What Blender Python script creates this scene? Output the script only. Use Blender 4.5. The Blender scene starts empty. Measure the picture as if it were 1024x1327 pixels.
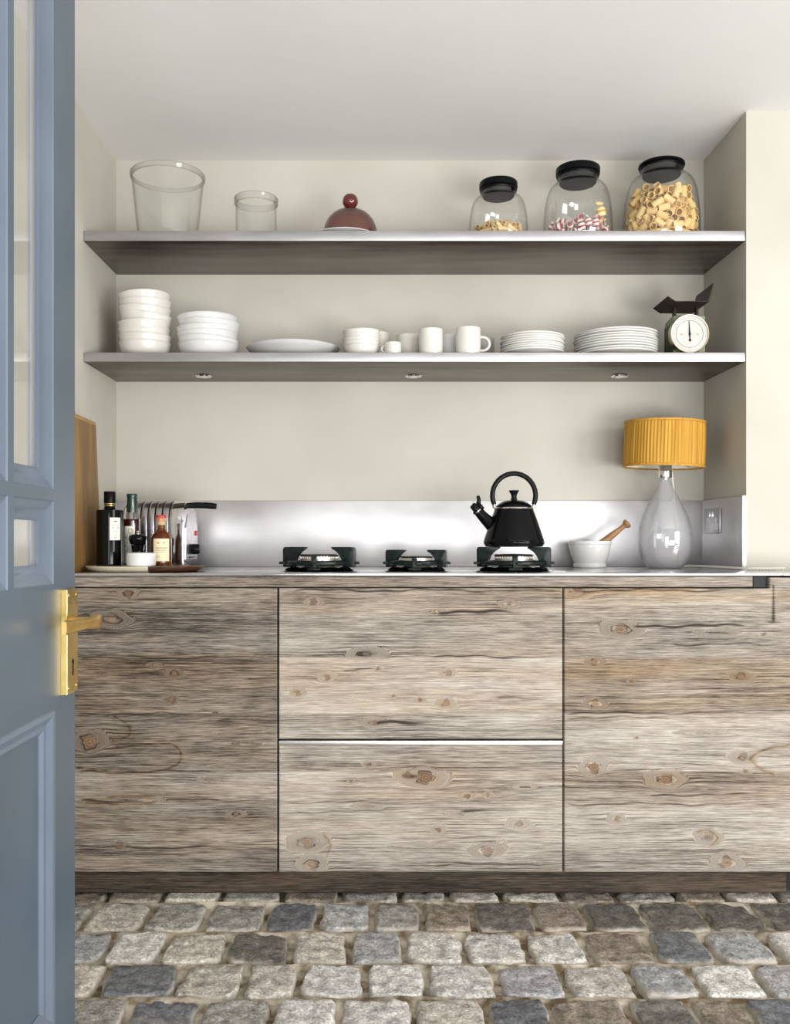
import bpy, bmesh, math, random
import numpy as np
from mathutils import Vector, Matrix, noise as mnoise

S = bpy.context.scene
COL = S.collection
PI = math.pi
R_ = math.radians

# ------------------------------------------------------------------ camera, world, lights, exposure
F = 1200.0            # focal length in pixels of the 1024x1327 frame
PX, PY = 489.0, 700.0 # principal point
EYE = 1.019           # camera height
cam = bpy.data.cameras.new('camera')
cam.sensor_fit = 'VERTICAL'
cam.sensor_height = 36.0
cam.lens = F / 1327.0 * 36.0
cam.shift_x = (512.0 - PX) / 1327.0
cam.shift_y = (PY - 663.5) / 1327.0
cam.clip_start = 0.02
camo = bpy.data.objects.new('camera', cam)
camo.location = (0, 0, EYE)
camo.rotation_euler = (PI / 2, 0, 0)
COL.objects.link(camo)
S.camera = camo

W = bpy.data.worlds.new('world')
S.world = W
W.use_nodes = True
bgn = W.node_tree.nodes['Background']
bgn.inputs['Color'].default_value = (0.97, 0.985, 1.0, 1)
bgn.inputs['Strength'].default_value = 0.50

def area(name, loc, aim, sx, sy, power, color):
    l = bpy.data.lights.new(name, 'AREA')
    l.shape = 'RECTANGLE'
    l.size, l.size_y = sx, sy
    l.energy = power
    l.color = color
    o = bpy.data.objects.new(name, l)
    o.location = loc
    d = Vector(aim) - Vector(loc)
    o.rotation_euler = d.to_track_quat('-Z', 'Y').to_euler()
    COL.objects.link(o)
    return o
# daylight of the tall window behind the camera and of the one on the right
area('daylight_window', (0.1, -2.0, 0.80), (0.1, 3.0, 1.6), 1.2, 1.5, 55, (1.0, 0.995, 0.985))
area('daylight_side_window', (3.7, -1.0, 1.35), (-0.6, 2.8, 1.15), 1.8, 2.0, 105, (1.0, 0.995, 0.985))
area('low_ceiling_fill', (1.7, -1.0, 0.45), (-0.1, 2.6, 2.4), 1.6, 0.9, 80, (1.0, 0.995, 0.985))  # added low fill light, aimed up to brighten the ceiling

S.view_settings.view_transform = 'Standard'
S.view_settings.look = 'None'
S.view_settings.gamma = 1.0
S.view_settings.use_curve_mapping = False
S.view_settings.exposure = 0.25
S.cycles.max_bounces = 12
S.cycles.transparent_max_bounces = 24

def P(px, py, d):
    return Vector(((px - PX) * d / F, d, EYE - (py - PY) * d / F))

# ------------------------------------------------------------------ materials
def new_mat(name):
    m = bpy.data.materials.new(name)
    m.use_nodes = True
    nt = m.node_tree
    nt.nodes.clear()
    out = nt.nodes.new('ShaderNodeOutputMaterial')
    return m, nt, out

def N(nt, t, **kw):
    n = nt.nodes.new(t)
    for k, v in kw.items():
        if k == 'inp':
            for a, b in v.items():
                n.inputs[a].default_value = b
        else:
            setattr(n, k, v)
    return n

def rgba(c):
    return (c[0], c[1], c[2], 1)

def noise_vec(nt, scale=(1, 1, 1)):
    tc = N(nt, 'ShaderNodeTexCoord')
    mp = N(nt, 'ShaderNodeMapping', inp={'Scale': scale})
    nt.links.new(tc.outputs['Object'], mp.inputs['Vector'])
    return mp.outputs['Vector']

def mottled(name, c1, c2, scale=4.0, rough=0.6, metal=0.0, stretch=(1, 1, 1), bump=0.0, bscale=60.0,
            detail=5.0, spec=0.5, coat=0.0, aniso=0.0, rough2=None, lo=0.35, hi=0.65, trans=0.0):
    m, nt, out = new_mat(name)
    b = N(nt, 'ShaderNodeBsdfPrincipled', inp={'Roughness': rough, 'Metallic': metal})
    b.inputs['Specular IOR Level'].default_value = spec
    b.inputs['Coat Weight'].default_value = coat
    b.inputs['Coat Roughness'].default_value = 0.05
    b.inputs['Anisotropic'].default_value = aniso
    v = noise_vec(nt, stretch)
    n = N(nt, 'ShaderNodeTexNoise', inp={'Scale': scale, 'Detail': detail})
    nt.links.new(v, n.inputs['Vector'])
    r = N(nt, 'ShaderNodeValToRGB')
    r.color_ramp.elements[0].position = lo
    r.color_ramp.elements[0].color = rgba(c1)
    r.color_ramp.elements[1].position = hi
    r.color_ramp.elements[1].color = rgba(c2)
    nt.links.new(n.outputs['Fac'], r.inputs['Fac'])
    nt.links.new(r.outputs['Color'], b.inputs['Base Color'])
    if rough2 is not None:
        mr = N(nt, 'ShaderNodeMapRange', inp={'From Min': lo, 'From Max': hi, 'To Min': rough, 'To Max': rough2})
        nt.links.new(n.outputs['Fac'], mr.inputs['Value'])
        nt.links.new(mr.outputs['Result'], b.inputs['Roughness'])
    if bump:
        n2 = N(nt, 'ShaderNodeTexNoise', inp={'Scale': bscale, 'Detail': 4.0})
        nt.links.new(v, n2.inputs['Vector'])
        bp = N(nt, 'ShaderNodeBump', inp={'Strength': bump, 'Distance': 0.002})
        nt.links.new(n2.outputs['Fac'], bp.inputs['Height'])
        nt.links.new(bp.outputs['Normal'], b.inputs['Normal'])
    nt.links.new(b.outputs['BSDF'], out.inputs['Surface'])
    return m

def flat(name, c, rough=0.5, metal=0.0, **kw):
    d = tuple(x * 0.93 for x in c)
    return mottled(name, d, c, scale=kw.pop('scale', 9.0), rough=rough, metal=metal, **kw)

def glass_mat(name, tint=(0.97, 0.98, 0.97), edge=(0.62, 0.65, 0.63), gl=0.10, body=0.0, bodycol=(0.8, 0.8, 0.8), power=3.0):
    """clear thin-walled glass: clear face-on, greyer and more mirror-like towards grazing angles"""
    m, nt, out = new_mat(name)
    lw = N(nt, 'ShaderNodeLayerWeight', inp={'Blend': 0.5})
    pw = N(nt, 'ShaderNodeMath', operation='POWER', inp={1: power})
    nt.links.new(lw.outputs['Facing'], pw.inputs[0])
    mixc = N(nt, 'ShaderNodeMix', data_type='RGBA')
    mixc.inputs['A'].default_value = rgba(tint)
    mixc.inputs['B'].default_value = rgba(edge)
    nt.links.new(pw.outputs[0], mixc.inputs['Factor'])
    tr = N(nt, 'ShaderNodeBsdfTransparent')
    nt.links.new(mixc.outputs['Result'], tr.inputs['Color'])
    g = N(nt, 'ShaderNodeBsdfGlossy', inp={'Roughness': 0.03})
    g.inputs['Color'].default_value = (1, 1, 1, 1)
    mr = N(nt, 'ShaderNodeMapRange', inp={'From Min': 0.0, 'From Max': 1.0, 'To Min': gl * 0.35, 'To Max': 0.45})
    nt.links.new(pw.outputs[0], mr.inputs['Value'])
    mx = N(nt, 'ShaderNodeMixShader')
    nt.links.new(mr.outputs['Result'], mx.inputs['Fac'])
    last = tr
    if body:
        df = N(nt, 'ShaderNodeBsdfDiffuse')
        df.inputs['Color'].default_value = rgba(bodycol)
        mb = N(nt, 'ShaderNodeMixShader', inp={'Fac': body})
        nt.links.new(tr.outputs[0], mb.inputs[1])
        nt.links.new(df.outputs[0], mb.inputs[2])
        last = mb
    nt.links.new(last.outputs[0], mx.inputs[1])
    nt.links.new(g.outputs[0], mx.inputs[2])
    nt.links.new(mx.outputs[0], out.inputs['Surface'])
    return m

def wood_mat(name, dark, mid, light, warm, kn1, kn2, fine=1.0, bump=0.25):
    """weathered boards: reads the grain coordinates gx / gv and the knot, tone, warm, crack attributes of the mesh"""
    m, nt, out = new_mat(name)
    L = nt.links.new
    def at(a):
        return N(nt, 'ShaderNodeAttribute', attribute_name=a).outputs['Fac']
    gx, gv, kn, kr, tone, wm, ck = [at(a) for a in ('gx', 'gv', 'knot', 'ring', 'tone', 'warm', 'crack')]
    cx = N(nt, 'ShaderNodeCombineXYZ')
    L(gx, cx.inputs[0]); L(gv, cx.inputs[1])
    def nz(sx, sy, detail, dist=0.0, rough=0.55):
        mp = N(nt, 'ShaderNodeMapping', inp={'Scale': (sx, sy, 1)})
        L(cx.outputs[0], mp.inputs['Vector'])
        n = N(nt, 'ShaderNodeTexNoise', inp={'Scale': 1.0, 'Detail': detail, 'Roughness': rough, 'Distortion': dist})
        L(mp.outputs[0], n.inputs['Vector'])
        return n.outputs['Fac']
    def math_(op, a, b, c=None):
        n = N(nt, 'ShaderNodeMath', operation=op)
        for i, x in enumerate((a, b, c)):
            if x is None: continue
            if isinstance(x, (int, float)): n.inputs[i].default_value = x
            else: L(x, n.inputs[i])
        return n.outputs[0]
    a = nz(3.0, 80, 4, 0.0, 0.65)
    b = nz(0.9, 17, 2)
    c = nz(15, 300 * fine, 5, 0.0, 0.72)
    c2 = nz(7, 640 * fine, 2, 0.0, 0.6)
    e = nz(4.0, 9, 5, 0.3, 0.6)
    fl = at('flow')
    v = math_('MULTIPLY', a, 0.34)
    v = math_('MULTIPLY_ADD', b, 0.35, v)
    v = math_('MULTIPLY_ADD', c, 1.12, v)
    v = math_('MULTIPLY_ADD', c2, 0.60, v)
    v = math_('MULTIPLY_ADD', e, 0.42, v)
    v = math_('ADD', v, tone)
    v = math_('SUBTRACT', v, 0.905)
    # growth rings: thin lines that bunch up and swirl near the knots
    g = nz(0.55, 105, 2)
    gl = math_('ABSOLUTE', math_('SUBTRACT', g, 0.5), None)
    gl = math_('DIVIDE', gl, 0.045)
    gl = math_('SUBTRACT', 1.0, gl)
    gc = N(nt, 'ShaderNodeClamp'); L(gl, gc.inputs[0])
    sp = nz(2.2, 7, 2)
    sp = math_('SUBTRACT', sp, 0.47)
    sp = math_('MULTIPLY', sp, 3.0)
    sp = math_('ADD', sp, fl)
    sc_ = N(nt, 'ShaderNodeClamp'); L(sp, sc_.inputs[0])
    gl = math_('MULTIPLY', gc.outputs[0], sc_.outputs[0])
    v = math_('MULTIPLY_ADD', gl, -0.30, v)
    v = math_('MULTIPLY_ADD', ck, -0.75, v)
    r = N(nt, 'ShaderNodeValToRGB')
    el = r.color_ramp.elements
    el[0].position = 0.17; el[0].color = rgba(dark)
    el[1].position = 0.90; el[1].color = rgba(light)
    q = el.new(0.46); q.color = rgba(mid)
    L(v, r.inputs['Fac'])
    # warm brown patches
    wn = nz(1.6, 13, 3)
    wn = math_('SUBTRACT', wn, 0.42)
    wn = math_('MULTIPLY', wn, 2.6)
    wn = math_('MULTIPLY', wn, 0.6)
    wf = math_('ADD', wn, wm)
    cl = N(nt, 'ShaderNodeClamp'); L(wf, cl.inputs[0])
    mw = N(nt, 'ShaderNodeMix', data_type='RGBA', blend_type='MULTIPLY')
    L(cl.outputs[0], mw.inputs['Factor']); L(r.outputs[0], mw.inputs['A']); mw.inputs['B'].default_value = rgba(warm)
    # knots
    rr = N(nt, 'ShaderNodeMath', operation='SINE'); 
    L(math_('MULTIPLY', kr, 15.0), rr.inputs[0])
    kc = N(nt, 'ShaderNodeMix', data_type='RGBA')
    kc.inputs['A'].default_value = rgba(kn1); kc.inputs['B'].default_value = rgba(kn2)
    kf = math_('MULTIPLY_ADD', rr.outputs[0], 0.22, math_('MULTIPLY', c, 0.95))
    kcl = N(nt, 'ShaderNodeClamp'); L(kf, kcl.inputs[0])
    L(kcl.outputs[0], kc.inputs['Factor'])
    mk = N(nt, 'ShaderNodeMix', data_type='RGBA')
    L(kn, mk.inputs['Factor']); L(mw.outputs['Result'], mk.inputs['A']); L(kc.outputs['Result'], mk.inputs['B'])
    bs = N(nt, 'ShaderNodeBsdfPrincipled', inp={'Roughness': 0.72})
    bs.inputs['Specular IOR Level'].default_value = 0.25
    L(mk.outputs['Result'], bs.inputs['Base Color'])
    bp = N(nt, 'ShaderNodeBump', inp={'Strength': bump, 'Distance': 0.003})
    L(v, bp.inputs['Height']); L(bp.outputs[0], bs.inputs['Normal'])
    L(bs.outputs[0], out.inputs['Surface'])
    return m

def grain_mat(name, dark, light, sc=(60, 3, 3), rough=0.5):
    return mottled(name, dark, light, scale=1.0, stretch=sc, rough=rough, detail=5, lo=0.3, hi=0.7)

M = {}
M['wall'] = mottled('limewash plaster', (0.495, 0.474, 0.412), (0.55, 0.529, 0.467), scale=2.5, rough=0.9, bump=0.06, bscale=90, spec=0.15)
M['ceiling'] = mottled('ceiling paint', (0.80, 0.795, 0.785), (0.83, 0.825, 0.815), scale=2.0, rough=0.9, bump=0.04, bscale=70, spec=0.15)
M['steel'] = mottled('brushed steel', (0.54, 0.53, 0.54), (0.70, 0.69, 0.70), scale=3.0, stretch=(1.0, 1, 2.2), rough=0.40, rough2=0.52, metal=1.0, aniso=0.3, detail=6)
M['worktop_steel'] = mottled('worktop steel', (0.62, 0.61, 0.61), (0.72, 0.71, 0.71), scale=4.0, stretch=(1, 4, 1), rough=0.16, rough2=0.26, metal=1.0)
M['shelf_steel'] = mottled('waxed sheet steel', (0.105, 0.085, 0.070), (0.265, 0.238, 0.215), scale=3.0, stretch=(1.2, 6, 5), rough=0.34, rough2=0.48, metal=1.0, detail=7)
M['shelf_face'] = mottled('shelf front steel', (0.42, 0.41, 0.42), (0.54, 0.53, 0.54), scale=5.0, stretch=(1, 5, 5), rough=0.45, metal=1.0, detail=5)
M['chrome'] = flat('chrome', (0.78, 0.77, 0.77), rough=0.10, metal=1.0)
M['chrome_soft'] = mottled('polished toaster steel', (0.46, 0.44, 0.46), (0.56, 0.54, 0.56), scale=5, rough=0.24, rough2=0.32, metal=1.0)
M['alu'] = flat('aluminium', (0.82, 0.80, 0.77), rough=0.34, metal=1.0)
M['black_plastic'] = flat('black plastic', (0.006, 0.006, 0.007), rough=0.35, spec=0.15)
M['lid_black'] = flat('black lid', (0.003, 0.003, 0.004), rough=0.34, spec=0.12)
M['enamel'] = flat('black enamel', (0.003, 0.003, 0.004), rough=0.10, spec=0.16)
M['iron'] = mottled('enamelled cast iron', (0.005, 0.008, 0.008), (0.012, 0.019, 0.018), scale=60, spec=0.2, rough=0.28, bump=0.15, bscale=300)
M['dark'] = flat('dark carcass', (0.012, 0.010, 0.009), rough=0.8)
M['white_china'] = flat('white china', (0.68, 0.68, 0.672), rough=0.14)
M['cream_china'] = mottled('cream china', (0.66, 0.64, 0.585), (0.70, 0.685, 0.635), scale=12, rough=0.22)
M['ivory_china'] = mottled('ivory china', (0.63, 0.60, 0.525), (0.67, 0.645, 0.58), scale=12, rough=0.3)
M['plate_china'] = mottled('plate china', (0.66, 0.652, 0.615), (0.70, 0.695, 0.66), scale=12, rough=0.22)
M['glass'] = glass_mat('clear glass', tint=(0.985, 0.988, 0.985), edge=(0.42, 0.43, 0.42), gl=0.14, power=6)
M['rim_glass'] = glass_mat('thick rim glass', tint=(0.96, 0.965, 0.96), edge=(0.22, 0.23, 0.22), gl=0.14, power=2.2)
M['bracket'] = flat('grey bracket', (0.035, 0.034, 0.036), rough=0.6, spec=0.15)
M['jar_glass'] = glass_mat('jar glass', tint=(0.982, 0.984, 0.982), edge=(0.45, 0.46, 0.45), gl=0.14, power=6)
M['pane_glass'] = glass_mat('window pane glass', tint=(0.95, 0.96, 0.96), edge=(0.85, 0.87, 0.87), gl=0.12, power=4.0)
M['burgundy_glass'] = glass_mat('burgundy glass', tint=(0.80, 0.655, 0.63), edge=(0.24, 0.10, 0.09), gl=0.12, body=0.03, bodycol=(0.16, 0.03, 0.03), power=2.5)
M['knob_glass'] = flat('dark red glass', (0.12, 0.016, 0.012), rough=0.06, coat=0.5)
M['lamp_glass'] = glass_mat('lamp glass', tint=(0.92, 0.92, 0.925), edge=(0.50, 0.50, 0.52), gl=0.16, body=0.14, bodycol=(0.88, 0.88, 0.89), power=3.0)
M['grey_glass'] = glass_mat('grey tumbler glass', tint=(0.86, 0.86, 0.85), edge=(0.5, 0.5, 0.5), gl=0.1, body=0.15, bodycol=(0.6, 0.6, 0.58))
M['mustard'] = mottled('mustard pleated silk', (0.40, 0.20, 0.014), (0.60, 0.32, 0.034), scale=1.0, stretch=(70, 70, 3), rough=0.65, bump=0.2, bscale=90)
M['mustard_trim'] = mottled('mustard trim', (0.42, 0.20, 0.025), (0.58, 0.30, 0.04), scale=120, rough=0.7)
M['liner'] = flat('shade liner', (0.80, 0.76, 0.68), rough=0.8)
M['cord'] = flat('white braided cord', (0.78, 0.75, 0.68), rough=0.8)
M['blue'] = mottled('slate blue paint', (0.058, 0.085, 0.112), (0.070, 0.100, 0.130), scale=5, rough=0.36, spec=0.55, bump=0.03, bscale=200)
M['blue_moulding'] = mottled('slate blue moulding paint', (0.098, 0.125, 0.165), (0.115, 0.145, 0.190), scale=7, rough=0.34, spec=0.55)
M['offwhite_rear'] = flat('off white door rear', (0.74, 0.74, 0.72), rough=0.4)  # off-white of the door's rear side and rear mouldings
M['brass'] = mottled('brass', (0.52, 0.375, 0.115), (0.68, 0.51, 0.19), scale=18, rough=0.22, rough2=0.36, metal=1.0)
M['brass_worn'] = mottled('worn brass', (0.66, 0.43, 0.13), (0.80, 0.58, 0.24), scale=30, rough=0.3, metal=1.0)
M['board_wood'] = grain_mat('chopping board wood', (0.13, 0.062, 0.014), (0.30, 0.165, 0.042), sc=(14, 17, 2.2), rough=0.45)
M['board_edge'] = grain_mat('chopping board edge wood', (0.40, 0.205, 0.055), (0.56, 0.32, 0.10), sc=(30, 26, 3), rough=0.45)
M['pestle_wood'] = grain_mat('pestle wood', (0.22, 0.11, 0.04), (0.40, 0.22, 0.09), sc=(14, 60, 60), rough=0.5)
M['walnut'] = grain_mat('dark walnut', (0.045, 0.018, 0.010), (0.12, 0.05, 0.028), sc=(5, 60, 60), rough=0.4)
M['marble'] = mottled('cream marble', (0.60, 0.54, 0.40), (0.72, 0.67, 0.53), scale=9, rough=0.25)
M['bottle_black'] = flat('black glass bottle', (0.003, 0.004, 0.003), rough=0.07, spec=0.18)
M['cap_green'] = flat('dark green foil', (0.008, 0.035, 0.026), rough=0.25, coat=0.3)
M['wine'] = flat('dark red vinegar', (0.035, 0.006, 0.004), rough=0.10, coat=0.4)
M['wine_red'] = flat('red vinegar', (0.20, 0.015, 0.01), rough=0.15)
M['amber'] = mottled('amber spirit', (0.060, 0.012, 0.002), (0.135, 0.034, 0.005), scale=30, rough=0.08, spec=0.35)
M['paper'] = flat('white label paper', (0.78, 0.76, 0.70), rough=0.8)
M['paper_cream'] = flat('cream label paper', (0.78, 0.69, 0.46), rough=0.8)
M['ink'] = flat('dark ink', (0.03, 0.03, 0.03), rough=0.8)
M['gold'] = flat('gold print', (0.45, 0.32, 0.12), rough=0.35, metal=0.7)
M['red'] = flat('red wax', (0.50, 0.03, 0.02), rough=0.4)
M['cork'] = mottled('cork', (0.50, 0.34, 0.18), (0.66, 0.48, 0.28), scale=60, rough=0.8)
M['green_paint'] = mottled('sage green enamel', (0.12, 0.165, 0.085), (0.19, 0.25, 0.135), scale=14, rough=0.4, bump=0.1)
M['green_dark'] = mottled('dark green enamel', (0.018, 0.040, 0.016), (0.04, 0.075, 0.03), scale=20, rough=0.4)
M['pan_brown'] = mottled('dark brown enamel', (0.014, 0.009, 0.006), (0.038, 0.027, 0.018), scale=18, rough=0.45, spec=0.25)
M['dial'] = mottled('dial card', (0.50, 0.49, 0.46), (0.58, 0.57, 0.54), scale=20, rough=0.5)
M['dial_rim'] = flat('dial brass rim', (0.62, 0.54, 0.38), rough=0.3, metal=1.0)
M['pasta'] = mottled('dried pasta', (0.74, 0.49, 0.18), (0.86, 0.63, 0.28), scale=40, rough=0.6)
M['penne'] = mottled('pale dried pasta', (0.72, 0.49, 0.20), (0.84, 0.64, 0.31), scale=40, rough=0.6)
M['socket'] = flat('socket steel plate', (0.42, 0.41, 0.43), rough=0.36, metal=1.0)
M['white_plastic'] = flat('white plastic', (0.80, 0.79, 0.78), rough=0.35)
M['serrated'] = flat('burner aluminium', (0.72, 0.69, 0.62), rough=0.35, metal=0.8)

def stripes(name, c1, c2, n=26):
    m, nt, out = new_mat(name)
    b = N(nt, 'ShaderNodeBsdfPrincipled', inp={'Roughness': 0.35})
    v = noise_vec(nt, (1, 0.3, 1))
    w = N(nt, 'ShaderNodeTexWave', inp={'Scale': float(n), 'Distortion': 0.6})
    nt.links.new(v, w.inputs['Vector'])
    r = N(nt, 'ShaderNodeValToRGB')
    r.color_ramp.interpolation = 'CONSTANT'
    r.color_ramp.elements[0].color = rgba(c1)
    r.color_ramp.elements[1].color = rgba(c2)
    r.color_ramp.elements[1].position = 0.42
    nt.links.new(w.outputs['Fac'], r.inputs['Fac'])
    nt.links.new(r.outputs['Color'], b.inputs['Base Color'])
    nt.links.new(b.outputs[0], out.inputs['Surface'])
    return m
M['candy'] = stripes('red striped wrapper', (0.45, 0.05, 0.05), (0.82, 0.76, 0.70), 24)
M['candy_yellow'] = stripes('yellow striped wrapper', (0.62, 0.36, 0.05), (0.84, 0.74, 0.42), 24)

def stone_mat():
    m, nt, out = new_mat('granite setts')
    L = nt.links.new
    at = N(nt, 'ShaderNodeAttribute', attribute_name='stone')
    ed = N(nt, 'ShaderNodeAttribute', attribute_name='edge')
    v = noise_vec(nt)
    n1 = N(nt, 'ShaderNodeTexNoise', inp={'Scale': 34.0, 'Detail': 9.0, 'Roughness': 0.75, 'Distortion': 0.4})
    n2 = N(nt, 'ShaderNodeTexNoise', inp={'Scale': 9.0, 'Detail': 5.0, 'Roughness': 0.6})
    n3 = N(nt, 'ShaderNodeTexNoise', inp={'Scale': 150.0, 'Detail': 4.0, 'Roughness': 0.7})
    for n in (n1, n2, n3): L(v, n.inputs['Vector'])
    r = N(nt, 'ShaderNodeValToRGB')
    r.color_ramp.elements[0].position = 0.33; r.color_ramp.elements[0].color = (0.36, 0.36, 0.37, 1)
    r.color_ramp.elements[1].position = 0.66; r.color_ramp.elements[1].color = (1.55, 1.53, 1.50, 1)
    L(n1.outputs['Fac'], r.inputs['Fac'])
    r3 = N(nt, 'ShaderNodeValToRGB')
    r3.color_ramp.elements[0].position = 0.36; r3.color_ramp.elements[0].color = (0.55, 0.55, 0.55, 1)
    r3.color_ramp.elements[1].position = 0.66; r3.color_ramp.elements[1].color = (1.6, 1.58, 1.55, 1)
    L(n3.outputs['Fac'], r3.inputs['Fac'])
    mu3 = N(nt, 'ShaderNodeMix', data_type='RGBA', blend_type='MULTIPLY'); mu3.inputs['Factor'].default_value = 0.8
    L(r.outputs['Color'], mu3.inputs['A']); L(r3.outputs['Color'], mu3.inputs['B'])
    mu = N(nt, 'ShaderNodeMix', data_type='RGBA', blend_type='MULTIPLY'); mu.inputs['Factor'].default_value = 1.0
    L(at.outputs['Color'], mu.inputs['A']); L(mu3.outputs['Result'], mu.inputs['B'])
    # sandy smears, more of them at the rims
    sm = N(nt, 'ShaderNodeMath', operation='ADD'); L(n2.outputs['Fac'], sm.inputs[0]); 
    e2 = N(nt, 'ShaderNodeMath', operation='MULTIPLY', inp={1: 0.42}); L(ed.outputs['Fac'], e2.inputs[0]); L(e2.outputs[0], sm.inputs[1])
    mr = N(nt, 'ShaderNodeMapRange', inp={'From Min': 0.58, 'From Max': 0.82, 'To Min': 0.0, 'To Max': 0.85}); L(sm.outputs[0], mr.inputs['Value'])
    mx = N(nt, 'ShaderNodeMix', data_type='RGBA'); L(mr.outputs['Result'], mx.inputs['Factor'])
    L(mu.outputs['Result'], mx.inputs['A']); mx.inputs['B'].default_value = (0.56, 0.51, 0.43, 1)
    b = N(nt, 'ShaderNodeBsdfPrincipled', inp={'Roughness': 0.62}); b.inputs['Specular IOR Level'].default_value = 0.4
    L(mx.outputs['Result'], b.inputs['Base Color'])
    ad = N(nt, 'ShaderNodeMath', operation='MULTIPLY_ADD', inp={1: 0.35}); L(n3.outputs['Fac'], ad.inputs[0]); L(n1.outputs['Fac'], ad.inputs[2])
    bp = N(nt, 'ShaderNodeBump', inp={'Strength': 0.9, 'Distance': 0.010}); L(ad.outputs[0], bp.inputs['Height'])
    L(bp.outputs[0], b.inputs['Normal']); L(b.outputs[0], out.inputs['Surface'])
    return m
M['stone'] = stone_mat()
M['mortar'] = mottled('sandy mortar', (0.14, 0.10, 0.055), (0.54, 0.485, 0.39), scale=22, rough=0.9, bump=1.0, bscale=90, detail=9, spec=0.2, lo=0.38, hi=0.62)

M['wood'] = wood_mat('weathered boards', (0.040, 0.030, 0.024), (0.250, 0.217, 0.183), (0.61, 0.56, 0.49), (0.86, 0.68, 0.46), (0.055, 0.030, 0.018), (0.30, 0.185, 0.105))
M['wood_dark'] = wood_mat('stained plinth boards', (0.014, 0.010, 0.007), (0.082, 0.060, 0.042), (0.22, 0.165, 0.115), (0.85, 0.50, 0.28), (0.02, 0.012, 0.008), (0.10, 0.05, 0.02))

# ------------------------------------------------------------------ mesh helpers
def obj(name, bm, mat, parent=None, smooth=True, sharp=35):
    me = bpy.data.meshes.new(name)
    bmesh.ops.recalc_face_normals(bm, faces=bm.faces)
    if smooth:
        for f in bm.faces: f.smooth = True
        lim = R_(sharp)
        for e in bm.edges:
            if len(e.link_faces) == 2:
                try:
                    if e.calc_face_angle() > lim: e.smooth = False
                except ValueError:
                    pass
            else:
                e.smooth = False
    bm.to_mesh(me); bm.free()
    if isinstance(mat, (list, tuple)):
        for m in mat: me.materials.append(M[m])
    else:
        me.materials.append(M[mat])
    o = bpy.data.objects.new(name, me)
    COL.objects.link(o)
    if parent: o.parent = parent
    return o

def tag(o, label=None, cat=None, group=None, kind=None):
    if label: o['label'] = label
    if cat: o['category'] = cat
    if group: o['group'] = group
    if kind: o['kind'] = kind
    return o

def thing(name, label, cat, loc=(0, 0, 0), rot=(0, 0, 0), group=None, kind=None):
    o = bpy.data.objects.new(name, None)
    o.empty_display_size = 0.05
    o.location = loc; o.rotation_euler = rot
    COL.objects.link(o)
    return tag(o, label, cat, group, kind)

def box(bm, x0, x1, y0, y1, z0, z1, bev=0.0, mi=0, seg=2):
    vs = [bm.verts.new((x, y, z)) for x in (x0, x1) for y in (y0, y1) for z in (z0, z1)]
    idx = [(0, 1, 3, 2), (4, 6, 7, 5), (0, 4, 5, 1), (2, 3, 7, 6), (0, 2, 6, 4), (1, 5, 7, 3)]
    fs = [bm.faces.new([vs[i] for i in f]) for f in idx]
    for f in fs: f.material_index = mi
    if bev:
        es = list({e for f in fs for e in f.edges})
        r = bmesh.ops.bevel(bm, geom=es, offset=bev, segments=seg, profile=0.5, affect='EDGES')
        for f in r['faces']: f.material_index = mi
    return fs

def bx(*a, **k):
    bm = bmesh.new(); box(bm, *a, **k); return bm

def lathe(bm, prof, seg=48, c=(0, 0, 0), mi=0, rfun=None):
    """surface of revolution about z through the (r, z) points; r = 0 closes at the axis"""
    rings = []
    for r, z in prof:
        if r < 1e-6:
            rings.append([bm.verts.new((c[0], c[1], c[2] + z))])
        else:
            ring = []
            for i in range(seg):
                a = 2 * PI * i / seg
                rr = r if rfun is None else rfun(r, z, a)
                ring.append(bm.verts.new((c[0] + rr * math.cos(a), c[1] + rr * math.sin(a), c[2] + z)))
            rings.append(ring)
    for A, B in zip(rings, rings[1:]):
        if len(A) == 1 and len(B) == 1: continue
        for i in range(seg):
            j = (i + 1) % seg
            if len(A) == 1: f = bm.faces.new((A[0], B[i], B[j]))
            elif len(B) == 1: f = bm.faces.new((A[i], A[j], B[0]))
            else: f = bm.faces.new((A[i], A[j], B[j], B[i]))
            f.material_index = mi
    return bm

def lath(prof, seg=48, **k):
    return lathe(bmesh.new(), prof, seg, **k)

def smooth_prof(pts, n=4):
    """Catmull-Rom through the profile points"""
    out = []
    P_ = [pts[0]] + list(pts) + [pts[-1]]
    for i in range(1, len(P_) - 2):
        p0, p1, p2, p3 = [np.array(P_[i + k], float) for k in (-1, 0, 1, 2)]
        for t in np.linspace(0, 1, n, endpoint=False):
            q = 0.5 * ((2 * p1) + (-p0 + p2) * t + (2 * p0 - 5 * p1 + 4 * p2 - p3) * t * t + (-p0 + 3 * p1 - 3 * p2 + p3) * t ** 3)
            out.append((max(0.0, float(q[0])), float(q[1])))
    out.append(tuple(pts[-1]))
    return out

def shell(outer, t):
    """outer wall profile (bottom to rim) plus an inner wall offset by t"""
    inner = []
    n = len(outer)
    for i, (r, z) in enumerate(outer):
        a = outer[max(i - 1, 0)]; b = outer[min(i + 1, n - 1)]
        dx, dz = b[0] - a[0], b[1] - a[1]
        l = math.hypot(dx, dz) or 1
        inner.append((max(0.0, r - dz / l * t), z + dx / l * t))
    inner = inner[::-1]
    res = list(outer)
    res += [(max(r, 0.0), z) for r, z in inner]
    if inner[-1][0] > 1e-6: res.append((0.0, inner[-1][1]))
    if outer[0][0] > 1e-6: res = [(0.0, outer[0][1])] + res
    return res

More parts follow.
